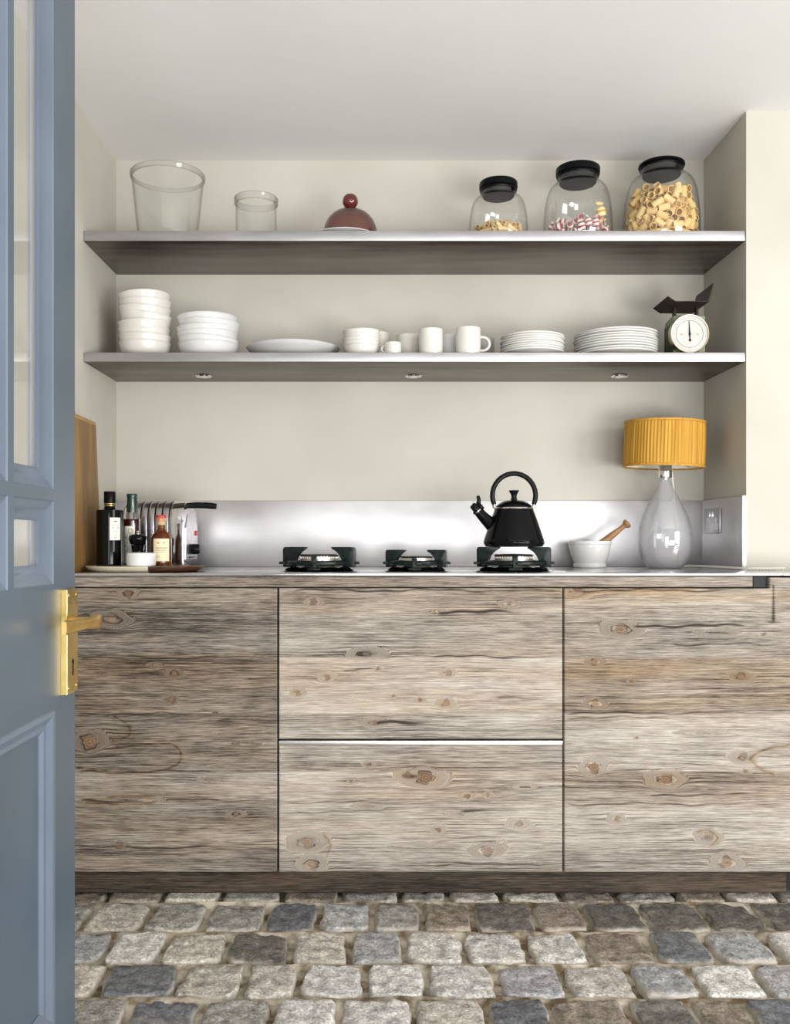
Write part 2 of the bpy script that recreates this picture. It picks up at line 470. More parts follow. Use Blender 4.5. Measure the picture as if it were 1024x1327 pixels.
def tube(bm, pts, rad, seg=10, caps=True, mi=0, flatten=None):
    pts = [Vector(p) for p in pts]
    n = len(pts)
    rads = rad if isinstance(rad, (list, tuple)) else [rad] * n
    t0 = (pts[1] - pts[0]).normalized()
    up = Vector((0, 0, 1)) if abs(t0.z) < 0.9 else Vector((0, 1, 0))
    nrm = (up - t0 * up.dot(t0)).normalized()
    rings = []
    for i, p in enumerate(pts):
        t = (pts[min(i + 1, n - 1)] - pts[max(i - 1, 0)]).normalized()
        nrm = (nrm - t * nrm.dot(t)).normalized()
        bn = t.cross(nrm)
        ring = []
        for k in range(seg):
            a = 2 * PI * k / seg
            s = 1.0 if flatten is None else flatten
            ring.append(bm.verts.new(p + nrm * (rads[i] * math.cos(a)) + bn * (rads[i] * s * math.sin(a))))
        rings.append(ring)
    for A, B in zip(rings, rings[1:]):
        for k in range(seg):
            j = (k + 1) % seg
            bm.faces.new((A[k], A[j], B[j], B[k])).material_index = mi
    if caps:
        bm.faces.new(rings[0][::-1]).material_index = mi
        bm.faces.new(rings[-1]).material_index = mi
    return bm

def prism(bm, poly, axis, a, b, mi=0, bev=0.0):
    """extrude a 2-D polygon along an axis from a to b"""
    def v(p, w):
        if axis == 'y': return (p[0], w, p[1])
        if axis == 'x': return (w, p[0], p[1])
        return (p[0], p[1], w)
    A = [bm.verts.new(v(p, a)) for p in poly]
    B = [bm.verts.new(v(p, b)) for p in poly]
    n = len(poly)
    fs = [bm.faces.new(A), bm.faces.new(B[::-1])]
    for i in range(n):
        j = (i + 1) % n
        fs.append(bm.faces.new((A[i], B[i], B[j], A[j])))
    for f in fs: f.material_index = mi
    if bev:
        es = list({e for f in fs[:2] for e in f.edges})
        bmesh.ops.bevel(bm, geom=es, offset=bev, segments=2, profile=0.5, affect='EDGES')
    return bm

def xform(bm, mat):
    bmesh.ops.transform(bm, matrix=mat, verts=bm.verts)
    return bm

def text_mesh(body, size, wrap_r=None, extrude=0.0003):
    """lettering in the x-z plane facing -y, centred; bent round a cylinder of radius wrap_r if given"""
    cu = bpy.data.curves.new('lettering', 'FONT')
    cu.body = body; cu.size = size; cu.align_x = 'CENTER'; cu.align_y = 'CENTER'; cu.extrude = extrude
    o = bpy.data.objects.new('lettering', cu)
    COL.objects.link(o)
    dg = bpy.context.evaluated_depsgraph_get()
    me = bpy.data.meshes.new_from_object(o.evaluated_get(dg))
    bpy.data.objects.remove(o)
    bm = bmesh.new(); bm.from_mesh(me); bpy.data.meshes.remove(me)
    return bm

def wrap(bm, r, ang0=-PI / 2):
    """bend geometry lying in x-z (thickness along -y) round the z axis; x = 0 sits at angle ang0"""
    for v in bm.verts:
        x, y, z = v.co
        a = ang0 + x / r
        rr = r - y
        v.co = (rr * math.cos(a), rr * math.sin(a), z)
    return bm

def label_patch(w, z0, z1, r, ang0, t=0.0006, n=10):
    bm = bmesh.new()
    cols = []
    for i in range(n + 1):
        x = -w / 2 + w * i / n
        cols.append([bm.verts.new((x, y, z)) for y, z in ((0, z0), (0, z1), (-t, z1), (-t, z0))])
    for A, B in zip(cols, cols[1:]):
        for k in range(4):
            j = (k + 1) % 4
            bm.faces.new((A[k], A[j], B[j], B[k]))
    bm.faces.new(cols[0][::-1]); bm.faces.new(cols[-1])
    return wrap(bm, r, ang0)

def copy_tree(o, parent=None):
    c = o.copy(); COL.objects.link(c)
    if parent is not None: c.parent = parent
    for ch in list(o.children): copy_tree(ch, c)
    return c

ORD = ['topmost', 'second', 'third', 'fourth', 'fifth', 'sixth', 'seventh', 'eighth', 'ninth', 'tenth', 'eleventh']
RIG = '''-672,-306,175,415,-910,0;944,-186,175,-197,-980,0;573,774,175,803,-596,0;729,-119,175,-162,-987,0;-400,634,175,663,749,0;-848,336,175,897,-442,0;433,-601,175,773,635,0;-768,580,175,-596,-803,0
-703,-590,175,481,877,0;681,285,175,386,-922,0;-9,-914,175,10,-1000,0;-894,-141,175,991,137,0;-546,793,175,823,568,0;176,-722,175,992,128,0;-286,919,175,957,291,0;-734,87,175,-119,-993,0
410,624,175,724,-690,0;-605,431,175,499,867,0;301,914,175,949,-315,0;-2,963,175,1000,1,0;-267,-925,175,960,-281,0;-140,726,175,982,190,0;-956,106,175,93,996,0;908,87,175,992,-129,0
584,-454,379,-202,-262,944;-194,-714,175,970,-245,0;-876,-399,175,420,-908,0;55,1012,428,-804,9,-595;391,656,392,-569,816,-98;793,-53,393,-847,-19,531;-960,41,389,-786,572,237;713,558,175,901,433,0
-535,-800,175,-834,552,0;249,-930,175,969,246,0;-453,-587,175,753,-658,0;805,-407,175,837,-547,0;894,354,175,370,-929,0;-998,-178,424,-113,320,941;-665,375,397,-95,-981,-171;607,482,415,-208,-613,-762
-560,-787,409,6,-922,-388;540,-797,175,831,557,0;-793,-626,385,538,-724,432;129,746,175,826,-563,0;480,-658,438,126,-120,-985;-755,-182,377,396,915,-71;-225,-29,1600,-921,-389,0;-75,-966,429,-85,743,-664
820,598,449,-191,167,-967;281,-735,430,-206,694,-690;-201,-754,506,628,485,-608;194,-991,386,974,183,135;152,784,388,-329,-876,351;42,-206,1600,453,-892,0;115,80,1600,-999,-48,0;862,393,388,927,323,189
297,-675,698,914,403,-40;700,-586,175,-796,605,0;313,-99,1600,-882,-472,0;-915,300,383,-556,816,157;-282,970,389,960,277,-37;998,152,376,161,-909,384;-975,-182,714,716,-280,-640;-337,-956,434,713,-211,-669
503,-880,430,609,299,735;-293,711,432,-83,461,-884;409,924,392,-850,399,344;-609,-455,386,-264,951,159;59,-738,434,-292,-23,-956;923,-311,390,-331,816,474;667,765,451,273,-165,948;-732,105,460,-13,-92,-996
813,-525,404,415,-597,-687;-516,601,378,-777,416,-474;-939,-387,456,-163,252,954;764,164,425,-677,-53,-734;-357,-705,370,-43,928,369;1013,-125,553,-7,385,-923;391,-910,630,-360,-698,-618;711,-723,435,241,159,957
-696,-700,665,-537,-422,730;-82,774,430,-64,586,-808;144,-956,611,-294,-931,-217;282,748,587,-595,-785,169;683,-424,1049,958,-282,-49;982,70,659,-720,-47,-692;270,-939,819,-58,-926,-373;462,635,638,-578,-445,684
-588,825,424,653,420,-630;-114,287,1600,-172,-985,0;-155,-316,1600,-452,892,0;66,811,661,-131,-338,932;-407,186,1600,-940,342,0;688,-272,442,-79,-212,974;-159,723,779,-87,-19,996;-645,358,619,-483,-870,-101
718,174,712,-180,743,644;-806,-521,572,734,619,-279;-813,599,386,-587,-805,-87;-46,-799,658,-124,-915,-385;-499,-831,627,842,508,180;-941,229,610,847,-43,529;931,-423,616,401,904,-146;-462,-578,620,-284,228,-931
603,-756,684,-447,884,137;-237,934,601,229,-912,-341;-711,-203,591,-247,967,61;496,617,894,-942,-261,213;781,-117,684,717,-341,608;285,989,687,-362,48,-931;289,738,812,-807,-551,212;723,345,573,856,380,351
13,1027,671,-779,-26,-627;41,-738,891,-987,-41,153;-237,-755,772,-263,898,-352;405,269,1600,886,464,0;-447,858,580,125,-990,-60;-878,444,596,732,-48,-679;-546,-881,840,-847,515,131;-962,12,610,-983,87,163
-612,-416,768,-174,256,951;624,-494,649,-976,205,77;-273,-989,664,-887,221,405;-420,608,669,-651,-449,-612;-733,89,762,-117,-964,-237;-756,429,796,70,-963,259;627,502,690,680,701,-213;515,888,646,91,-119,-989
150,968,906,-140,949,283;-609,834,749,-346,-316,-883;-734,635,606,918,-240,-315;-536,-592,878,-764,-501,-407;799,-37,1187,897,-212,388;284,-454,1600,-353,936,0;555,-546,860,-983,-131,-127;12,-994,795,-566,-610,-555
-830,-623,885,-371,526,-765;769,-693,806,-361,-469,806;-340,-717,960,-753,-576,-318;-770,-172,840,-846,350,403;983,291,625,7,-221,-975;-984,95,818,-624,753,-209;387,897,982,11,-936,351;678,415,901,488,843,-228
-785,117,1396,858,226,-461;506,-832,873,526,-850,33;-293,773,1332,331,892,307;-117,-820,1085,-807,-406,-430;-885,-396,737,954,283,98;729,732,774,572,-517,637;1013,-215,825,-214,-954,-208;-559,560,835,-171,963,-206
-367,901,787,352,-922,-162;676,-301,794,3,7,-1000;906,498,777,268,-382,884;-229,-1013,917,-963,212,-169;607,842,977,-158,155,-975;-733,91,992,-122,-972,-198;-115,991,848,-505,-700,-505;515,-625,1063,632,-756,-168
-791,674,899,-409,-465,785;795,35,869,858,127,-498;-665,-363,1538,-199,930,308;-410,-948,1089,808,-330,488;-983,-84,1013,-778,-233,-583;-238,1008,1036,755,155,637;-956,406,883,-274,-694,-666;870,-488,868,358,-731,581
200,698,1599,466,885,-15;944,264,905,924,124,362;168,-960,1023,476,-875,-90;-403,698,942,585,-787,-195;-640,-740,1064,-187,-982,1;-688,412,1019,-692,697,187;-377,435,1600,-795,606,0;-970,-372,945,349,-881,320
897,393,1084,887,43,460;-735,-90,1266,6,-53,999;801,-192,1005,-546,-376,749;-6,794,982,477,-830,-290;-79,-1029,1149,771,-81,-632;-983,182,1023,698,706,-120;784,622,1031,897,-240,-371;486,-342,1600,-265,964,0
781,174,1064,-942,290,-170;-245,758,1087,-645,693,323;989,-303,1051,243,849,469;200,893,1109,274,946,174;312,-738,1021,319,-874,367;-663,-455,1044,954,260,152;179,-770,1205,523,-666,532;-430,-670,1156,-78,-985,152
-655,755,1058,-52,-787,614;-22,-805,1332,-225,-972,-71;1017,13,991,339,600,-725;-788,310,1191,-879,474,-58;-472,570,1111,547,483,684;-917,82,1216,-865,-215,453;514,532,1102,633,-655,-413;364,793,1225,-351,-933,-75
-763,-251,1053,952,198,-233;-642,488,1247,-766,636,-93;413,-708,1245,602,-777,-184;-480,-672,1375,620,785,9;768,-651,1127,452,-138,-881;-237,-770,1262,209,976,-61;-665,-578,1260,-797,-597,86;-495,864,1172,140,722,-677
86,-563,1600,-352,936,0;-70,804,1220,-373,927,-31;711,438,1226,378,921,95;736,-107,1390,34,923,382;-742,-357,1252,-802,-594,-62;145,-1006,1336,348,234,908;-572,-55,1600,911,412,0;-419,-406,1600,392,920,0
788,161,1293,993,-38,111;127,854,1316,-344,935,-85;-326,-804,1475,596,800,66;-898,-243,1375,646,-281,710;615,764,1256,102,-981,-165;766,-359,1251,-926,-258,275;106,295,1665,186,147,-971;-824,352,1409,904,419,-80
485,558,1357,-701,653,288;-63,-792,1575,400,-853,-336;-310,705,1574,-595,707,-382;737,403,1444,269,-949,-164;605,78,1600,990,-140,0;334,483,1625,786,486,-382;-27,832,1477,499,709,498;-835,-9,1669,-524,-199,-828
-684,282,1591,-464,-874,-140;706,-224,1581,-466,835,291;323,-202,1801,11,-916,-401;304,-747,1585,-59,151,987;-280,-613,1656,-586,-697,413;501,-639,1521,18,105,994;653,-353,1758,-494,826,272;863,-44,1650,-282,294,913
521,699,1579,-749,387,538;-568,654,1611,618,234,751;684,331,1685,331,905,-268;-551,-280,1750,474,869,-141;-50,633,1649,97,-990,-102;-19,658,1873,138,-987,-81;-275,527,1780,866,-462,-193;401,338,1813,-639,-759,129
14,-600,1808,182,964,192;-395,-458,1818,583,812,-35;-499,-299,1986,-310,918,-249;529,-31,1788,-41,893,449;-571,134,1785,822,-567,48;-223,-563,1918,300,-574,-762;256,571,1853,-695,469,-545;-463,367,1796,-677,730,93
650,-108,1960,578,815,48;591,319,1959,-397,756,520;136,594,2041,-16,999,-29;-493,281,2001,636,736,232;-610,-31,1948,454,460,763;457,-402,1891,71,760,646;-208,484,1990,251,965,80;462,-41,2078,-630,286,-722
228,-531,2001,-929,-371,-16;560,181,2175,-92,352,931;393,419,2135,596,-511,619;538,-270,2201,39,-247,-968;-17,-578,2131,508,11,861;-275,514,2201,-915,-300,-271;263,517,2293,678,-420,604;-483,343,2283,469,436,768
-254,525,2467,776,79,626;383,-433,2263,-24,-53,-998;-566,129,2350,-136,-480,-867'''
PEN = '''455,601,131,-798,602,0;-377,591,131,990,144,0;356,-665,131,-883,-469,0;694,294,131,-387,922,0;-594,-369,131,821,-571,0;148,-635,131,-974,-228,0;389,564,263,952,-307,-2;652,79,131,177,-984,0
119,691,131,-833,553,0;-53,-137,500,93,996,0;-748,-208,218,34,-743,668;409,233,500,936,351,0;-567,412,131,-863,-505,0;-254,-665,418,-46,774,631;-680,213,460,756,578,306;-484,-576,131,766,-642,0
716,-13,258,-474,765,435;-241,-605,131,-930,369,0;-272,574,499,401,-258,879;442,479,131,735,-678,0;-140,687,131,977,-212,0;-656,-38,131,125,-992,0;642,-394,131,523,852,0;28,-559,499,304,-942,-142
16,719,261,-855,-510,92;520,-393,131,-603,-798,0;-497,430,251,651,757,51;-23,-754,131,-1000,26,0;519,140,499,-907,-389,163;646,321,259,859,-505,-89;358,703,268,-806,333,-490;198,-82,500,-855,-518,0
-204,-679,239,511,257,820;265,-604,295,-768,-347,539;-186,-60,500,-32,999,0;-278,432,500,887,-462,0;-654,83,279,43,961,-275;-533,-384,254,588,-791,168;500,-360,499,219,-966,-137;-618,383,400,-920,-384,76
514,-459,288,-381,-888,258;-456,-644,249,-815,578,-22;290,-321,500,-648,762,0;-766,136,222,283,649,-706;50,-789,248,998,64,-17;-218,756,254,934,226,-275;-781,-82,261,-36,-741,671;11,400,500,-733,680,0
269,496,499,286,958,-9;775,108,248,-91,-527,-845;-14,-709,336,-694,-412,591;-714,340,272,434,825,-361;640,-409,356,-32,507,861;310,-544,500,-457,758,466;-535,585,286,686,574,-447;674,-276,352,-362,547,755
-622,-344,351,16,-1000,-8;310,-733,319,-793,-366,487;-169,208,500,802,-598,0;37,557,500,-732,681,0;68,174,500,720,-694,0;212,701,347,615,423,666;-494,-532,403,-200,971,128;455,396,500,-55,-587,808
647,-130,254,72,307,949;126,-417,500,313,-950,0;341,407,578,474,848,-239;-558,128,500,926,377,13;-442,-5,500,999,50,0;-338,-406,500,434,901,0;-455,-145,500,999,50,0;432,-94,500,-696,-718,0
-112,-532,500,-302,953,11;-714,-254,449,-8,-1000,-22;-422,-313,562,844,-251,475'''
CAN = '''718,297,188,943,333,0;102,772,188,-642,-767,0;544,-554,188,128,-992,0;-731,-451,421,737,-660,146;769,213,415,-792,-593,-144;-625,307,188,460,888,0;-777,10,188,-825,565,0;377,680,188,902,433,0
-254,-733,188,803,595,0;589,507,188,-970,-242,0;-504,684,188,-806,-592,0;-757,67,503,565,-193,-802;-817,341,347,-389,-911,137;-728,-274,188,971,-239,0;220,-660,188,948,317,0;747,-216,188,-946,-325,0
-176,758,188,-354,-935,0;-609,-592,188,698,-716,0;-2,-566,450,-97,995,0;-90,886,427,-910,-70,408;775,53,188,-868,-497,0;794,-395,351,406,754,517;42,139,450,-269,-963,0;-404,675,422,-81,932,353
697,-419,583,471,-868,-158;-541,-159,450,-942,-337,0;-532,229,450,557,-830,0;399,-802,447,-157,-139,978;356,41,450,-923,-385,0;-65,-872,287,-270,-161,949;-259,262,450,528,-849,0;670,587,428,623,-678,391
-201,-200,450,55,998,0;797,-69,403,-922,-381,65;322,750,421,-355,927,-120;-883,-153,471,31,-465,885;-122,534,450,370,-929,0;150,-883,442,308,105,-945;-408,-683,397,-199,-945,260;124,576,450,360,-933,-3
505,-527,439,-597,795,103;-525,-369,586,907,-19,-421;-219,-635,551,-78,996,36;138,-263,450,857,-516,0;-495,287,689,980,189,-55;234,-549,538,-143,523,840;490,-149,532,-446,-429,-785;314,265,553,14,-191,982
170,-119,651,-915,390,105;-610,569,514,-333,501,-799;-390,19,650,986,150,-77;509,420,518,-394,650,650;-21,-513,694,91,-996,4;-34,317,663,787,612,-71;540,-598,675,-511,852,111;-31,730,664,-18,-1000,6'''
# ------------------------------------------------------------------ the room
XL, XR = -0.916, 1.147        # niche side walls
YB, YP = 3.252, 2.878         # back wall, front of the right-hand pier
ZC = 2.352
def struct(name, bm, mat, **k):
    return tag(obj(name, bm, mat, **k), kind='structure')
struct('wall_back', bx(XL - 0.1, XR, YB, YB + 0.12, -0.1, ZC + 0.1), 'wall', smooth=False)
struct('wall_left', bx(XL - 0.12, XL, 1.75, YB, -0.1, ZC + 0.1), 'wall', smooth=False)
struct('wall_right', bx(XR, 3.2, YP, YB + 0.12, -0.1, ZC + 0.1), 'wall', smooth=False)
struct('ceiling', bx(XL - 0.12, 3.2, -0.2, YB + 0.12, ZC, ZC + 0.1), 'ceiling', smooth=False)

# stone sett floor: rows as in the photo near the cabinets, irregular rows after that
def build_floor():
    rnd = random.Random(5)
    rows = [(2.760, 2.614, None), (2.604, 2.424, [113, 190, 264, 342, 411, 480, 545, 611, 691, 757, 833, 911, 984]),
            (2.412, 2.238, [138, 209, 292, 375, 450, 521, 599, 679, 757, 842, 918, 998]),
            (2.226, 2.072, [131, 228, 314, 386, 471, 551, 642, 729, 819, 899, 984]),
            (2.060, 1.905, [159, 253, 349, 436, 535, 630, 715, 819, 904, 975])]
    lt, wh, bl, sl, dk, br, mid = (0.60, 0.56, 0.51), (0.68, 0.66, 0.635), (0.41, 0.415, 0.43), (0.17, 0.178, 0.195), (0.16, 0.148, 0.135), (0.28, 0.235, 0.195), (0.37, 0.355, 0.33)
    tones = {1: [mid, lt, mid, mid, sl, bl, mid, br, dk, br, dk, dk, dk, dk],
             2: [bl, wh, lt, dk, lt, bl, wh, wh, wh, br, sl, bl, wh],
             3: [lt, sl, lt, lt, wh, wh, wh, bl, lt, bl, wh, bl],
             4: [mid, sl, mid, wh, wh, lt, sl, br, dk, br, sl]}
    y = 1.893
    while y > 0.5:
        rows.append((y, y - 0.158, None)); y -= 0.17
    bm = bmesh.new()
    sc = bm.loops.layers.color if False else None
    stone = bm.verts.layers.float_color.new('stone')
    edge = bm.verts.layers.float.new('edge')
    pal = [lt, wh, bl, sl, dk, br, mid, lt, wh, mid]
    n = 19
    for ri, (yb, yf, gaps) in enumerate(rows):
        ym = (yb + yf) / 2
        if gaps:
            xs = [(g - PX) * ym / F for g in gaps]
        else:
            xs = [-0.75 + rnd.uniform(-0.08, 0)]
            while xs[-1] < 1.15: xs.append(xs[-1] + rnd.uniform(0.135, 0.175))
        first = xs[0]
        while xs[0] > -1.15: xs.insert(0, xs[0] - rnd.uniform(0.14, 0.17))
        pre = xs.index(first)
        while xs[-1] < 1.9: xs.append(xs[-1] + rnd.uniform(0.14, 0.17))
        for i, (x0, x1) in enumerate(zip(xs, xs[1:])):
            k = i - pre + 1
            t = tones.get(ri)
            col = t[k] if (t and 0 <= k < len(t)) else rnd.choice(pal)
            if ri == 0: col = rnd.choice([br, mid, lt, br])
            kk = rnd.uniform(0.9, 1.1); col = tuple(c * kk * rnd.uniform(0.985, 1.015) for c in col)
            gx_l, gx_r = rnd.uniform(0.007, 0.012), rnd.uniform(0.0, 0.003)
            a, b = x0 + gx_l, x1 - gx_r
            cx, hx, cy, hy = (a + b) / 2, (b - a) / 2, ym, (yb - yf) / 2 + 0.0035
            sk = rnd.uniform(-0.05, 0.05); bow = rnd.uniform(-0.04, 0.04)
            tz, tx, ty = rnd.uniform(-0.004, 0.003), rnd.uniform(-0.05, 0.05), rnd.uniform(-0.04, 0.04)
            off = Vector((rnd.uniform(0, 99), rnd.uniform(0, 99), 0))
            grid = []
            for iv in range(n):
                row = []
                for iu in range(n):
                    u = -1 + 2 * iu / (n - 1); v = -1 + 2 * iv / (n - 1)
                    # bring samples closer together at the rim
                    u = math.copysign(1 - (1 - abs(u)) ** 1.35, u); v = math.copysign(1 - (1 - abs(v)) ** 1.35, v)
                    uu = u * math.sqrt(1 - 0.20 * v * v * v * v); vv = v * math.sqrt(1 - 0.20 * u * u * u * u)
                    e = max(abs(u), abs(v))
                    wob = mnoise.noise(off + Vector((u * 1.6, v * 1.6, 3))) * 0.13 + mnoise.noise(off + Vector((u * 5, v * 5, 5))) * 0.05
                    x = cx + hx * (uu * (1 + wob * e) + sk * vv)
                    yy = cy + hy * (vv * (1 + wob * e) + bow * uu)
                    s = min(1, max(0, (e - 0.84) / 0.16)); s = s * s
                    z = tz + tx * hx * u + ty * hy * v + 0.005 * mnoise.noise(off + Vector((u * 2.2, v * 2.2, 0))) + 0.003 * mnoise.noise(off + Vector((u * 6, v * 6, 8))) + 0.0018 * mnoise.noise(off + Vector((u * 13, v * 13, 2)))
                    z = min(z, 0.002) - 0.014 * s
                    if e > 0.999: z = -0.045
                    w = bm.verts.new((x, yy, z))
                    w[stone] = (*col, 1); w[edge] = min(1, max(0, (e - 0.84) / 0.16))
                    row.append(w)
                grid.append(row)
            for iv in range(n - 1):
                for iu in range(n - 1):
                    bm.faces.new((grid[iv][iu], grid[iv][iu + 1], grid[iv + 1][iu + 1], grid[iv + 1][iu])).material_index = 0
    # mortar bed: low between neighbours, filled up between rows
    lines = [(r[0] + 0.005) for r in rows]
    st = 0.02
    nx, ny = int(3.2 / st), int(2.4 / st)
    g = []
    for j in range(ny + 1):
        row = []
        y = 0.45 + j * st
        near = min(abs(y - l) for l in lines)
        for i in range(nx + 1):
            x = -1.2 + i * st
            z = -0.018 + 0.015 * math.exp(-(near / 0.020) ** 2) + 0.006 * mnoise.noise(Vector((x * 9, y * 9, 1))) + 0.003 * mnoise.noise(Vector((x * 30, y * 30, 4)))
            if y > 2.62: z = min(z, -0.012)
            row.append(bm.verts.new((x, y, z)))
        g.append(row)
    for j in range(ny):
        for i in range(nx):
            bm.faces.new((g[j][i], g[j][i + 1], g[j + 1][i + 1], g[j + 1][i])).material_index = 1
    for f in box(bm, XL - 0.1, 3.2, -0.2, YB, -0.16, -0.05, mi=1): pass
    for f in box(bm, XL, 3.2, -0.2, 0.45, -0.06, -0.006, mi=1): pass
    return bm
struct('floor', build_floor(), ['stone', 'mortar'], sharp=50)

# ------------------------------------------------------------------ weathered boards
YF = 2.62                     # plane of the cabinet fronts
def wx(px): return (px - PX) * YF / F
def wz(py): return EYE - (py - PY) * YF / F
U = YF / F
# x, y, radius (photo pixels), stretch of the rings, colour strength
KNOTS = [(145, 803, 9, 2.6, .45), (117, 961, 12, 1.5, .9), (226, 873, 5, 2, .8), (222, 907, 5, 1.6, .8), (166, 769, 6, 2, .7), (279, 924, 2, 2, .6),
         (306, 1055, 4, 2.5, .5), (156, 1096, 5, 2, .7), (200, 862, 3, 3, .5), (320, 965, 3, 5, .15), (190, 1037, 3, 7, .3), (270, 1010, 2.5, 5, .2),
         (424, 877, 5, 2, .8), (386, 897, 5, 1.7, .7), (407, 780, 5, 2, .7), (580, 872, 5, 2, .7), (578, 912, 6, 2, .6), (490, 867, 2.5, 2, .8),
         (485, 937, 4, 4, .8), (563, 793, 3, 4, .9), (475, 847, 7, 3, .15), (545, 907, 3, 2, .8), (510, 902, 2, 2, .8), (660, 783, 4, 3, .5),
         (552, 1008, 11, 2.2, 1), (528, 1005, 5, 3, .8), (398, 1091, 10, 2.4, .65), (404, 1120, 9, 2, .55), (568, 1075, 4, 2, .8), (605, 1032, 4, 2, .9),
         (633, 1030, 3, 2, .7), (673, 1068, 5, 3, .5), (632, 1102, 8, 2.4, .6), (478, 991, 3, 2.5, .8), (455, 1012, 2, 2, .9), (476, 1045, 4, 4, .2),
         (598, 1055, 3, 6, .1), (650, 1092, 3, 2, .3),
         (805, 816, 9, 2.6, .75), (771, 858, 5, 2, .7), (772, 912, 6, 2, .65), (961, 877, 6, 2.2, .75), (769, 994, 9, 1.7, .9), (962, 982, 7, 2.4, .6),
         (862, 1010, 9, 2.6, 1), (799, 1062, 5, 2.2, .7), (918, 1085, 8, 2, .4), (942, 1118, 9, 1.9, .7), (748, 764, 9, 2, .75), (818, 883, 2.5, 2, .6),
         (930, 820, 3, 8, .1), (905, 950, 3, 9, .1), (990, 822, 1.5, 2, .9), (967, 1000, 3, 2, .6), (825, 956, 1.6, 2, .9), (680, 1020, 2.5, 6, .1)]
# x0, x1, y, half height, strength
CRACKS = [(820, 1000, 811, 1.1, .9), (565, 680, 793, 1.6, .75), (484, 560, 937, 1.8, .7), (440, 487, 867, 1.2, .6), (380, 720, 765, 1.0, .55), (560, 720, 851, .9, .6),
          (100, 360, 852, .8, .35), (100, 355, 1000, .9, .4), (210, 350, 1037, 1.0, .3), (100, 300, 925, .9, .35), (732, 1010, 924, .8, .4), (732, 900, 930, .8, .4),
          (740, 980, 765, 1.2, .5), (870, 1024, 835, 1.2, .35), (735, 1020, 1042, .9, .45), (520, 550, 1006, 2.4, .8), (595, 640, 1052, 1.2, .7), (100, 200, 1038, 1.8, .35),
          (380, 600, 1052, .9, .3), (370, 720, 1040, .8, .3), (100, 350, 1098, .9, .4), (560, 728, 1120, .9, .4), (840, 1020, 1030, 1.0, .4), (640, 700, 905, 2.0, .2),
          (495, 500, 815, 2, .6), (612, 616, 935, 2, .5)]
# board joints (photo rows) with the tone of each band: left cabinet (board tone plus painted door shade), middle, right
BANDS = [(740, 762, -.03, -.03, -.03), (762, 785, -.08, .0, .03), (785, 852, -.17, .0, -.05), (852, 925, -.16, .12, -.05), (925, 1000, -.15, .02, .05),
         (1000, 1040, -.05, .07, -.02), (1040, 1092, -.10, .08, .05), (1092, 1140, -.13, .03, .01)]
WARM = [(762, 785, .25, .3, .35), (785, 852, .0, -.1, -.05), (852, 885, .45, .15, .55), (885, 925, .25, .2, .4), (925, 1000, .1, -.1, -.15), (1000, 1040, .0, .1, .25), (1040, 1140, .05, -.1, -.2)]

CURVES = [([(148, 928), (166, 940), (167, 953), (145, 959)], 1.3, .45), ([(101, 995), (159, 1001), (205, 999), (232, 988), (231, 970), (209, 964), (150, 968)], 1.3, .5),
          ([(973, 982), (985, 974), (1005, 968), (1024, 965)], 1.6, .5), ([(973, 984), (985, 996), (1003, 1004)], 1.3, .4),
          ([(735, 772), (748, 774), (765, 768), (800, 766), (900, 766)], 1.2, .45), ([(112, 1040), (140, 1034), (185, 1034), (200, 1038), (185, 1042), (140, 1043), (112, 1040)], 1.4, .3),
          ([(905, 1078), (918, 1076), (930, 1086), (922, 1096)], 1.2, .4), ([(420, 1082), (428, 1095), (424, 1108)], 1.3, .3)]
def smooth2(p):
    out = []
    Q = [p[0]] + list(p) + [p[-1]]
    for i in range(1, len(Q) - 2):
        a, b, c, d = [np.array(Q[i + k], float) for k in (-1, 0, 1, 2)]
        n = int(np.hypot(*(c - b)) / 1.2) + 1
        for t in np.arange(n) / n:
            out.append(tuple(0.5 * ((2 * b) + (-a + c) * t + (2 * a - 5 * b + 4 * c - d) * t * t + (-a + 3 * b - 3 * c + d) * t ** 3)))
    return out
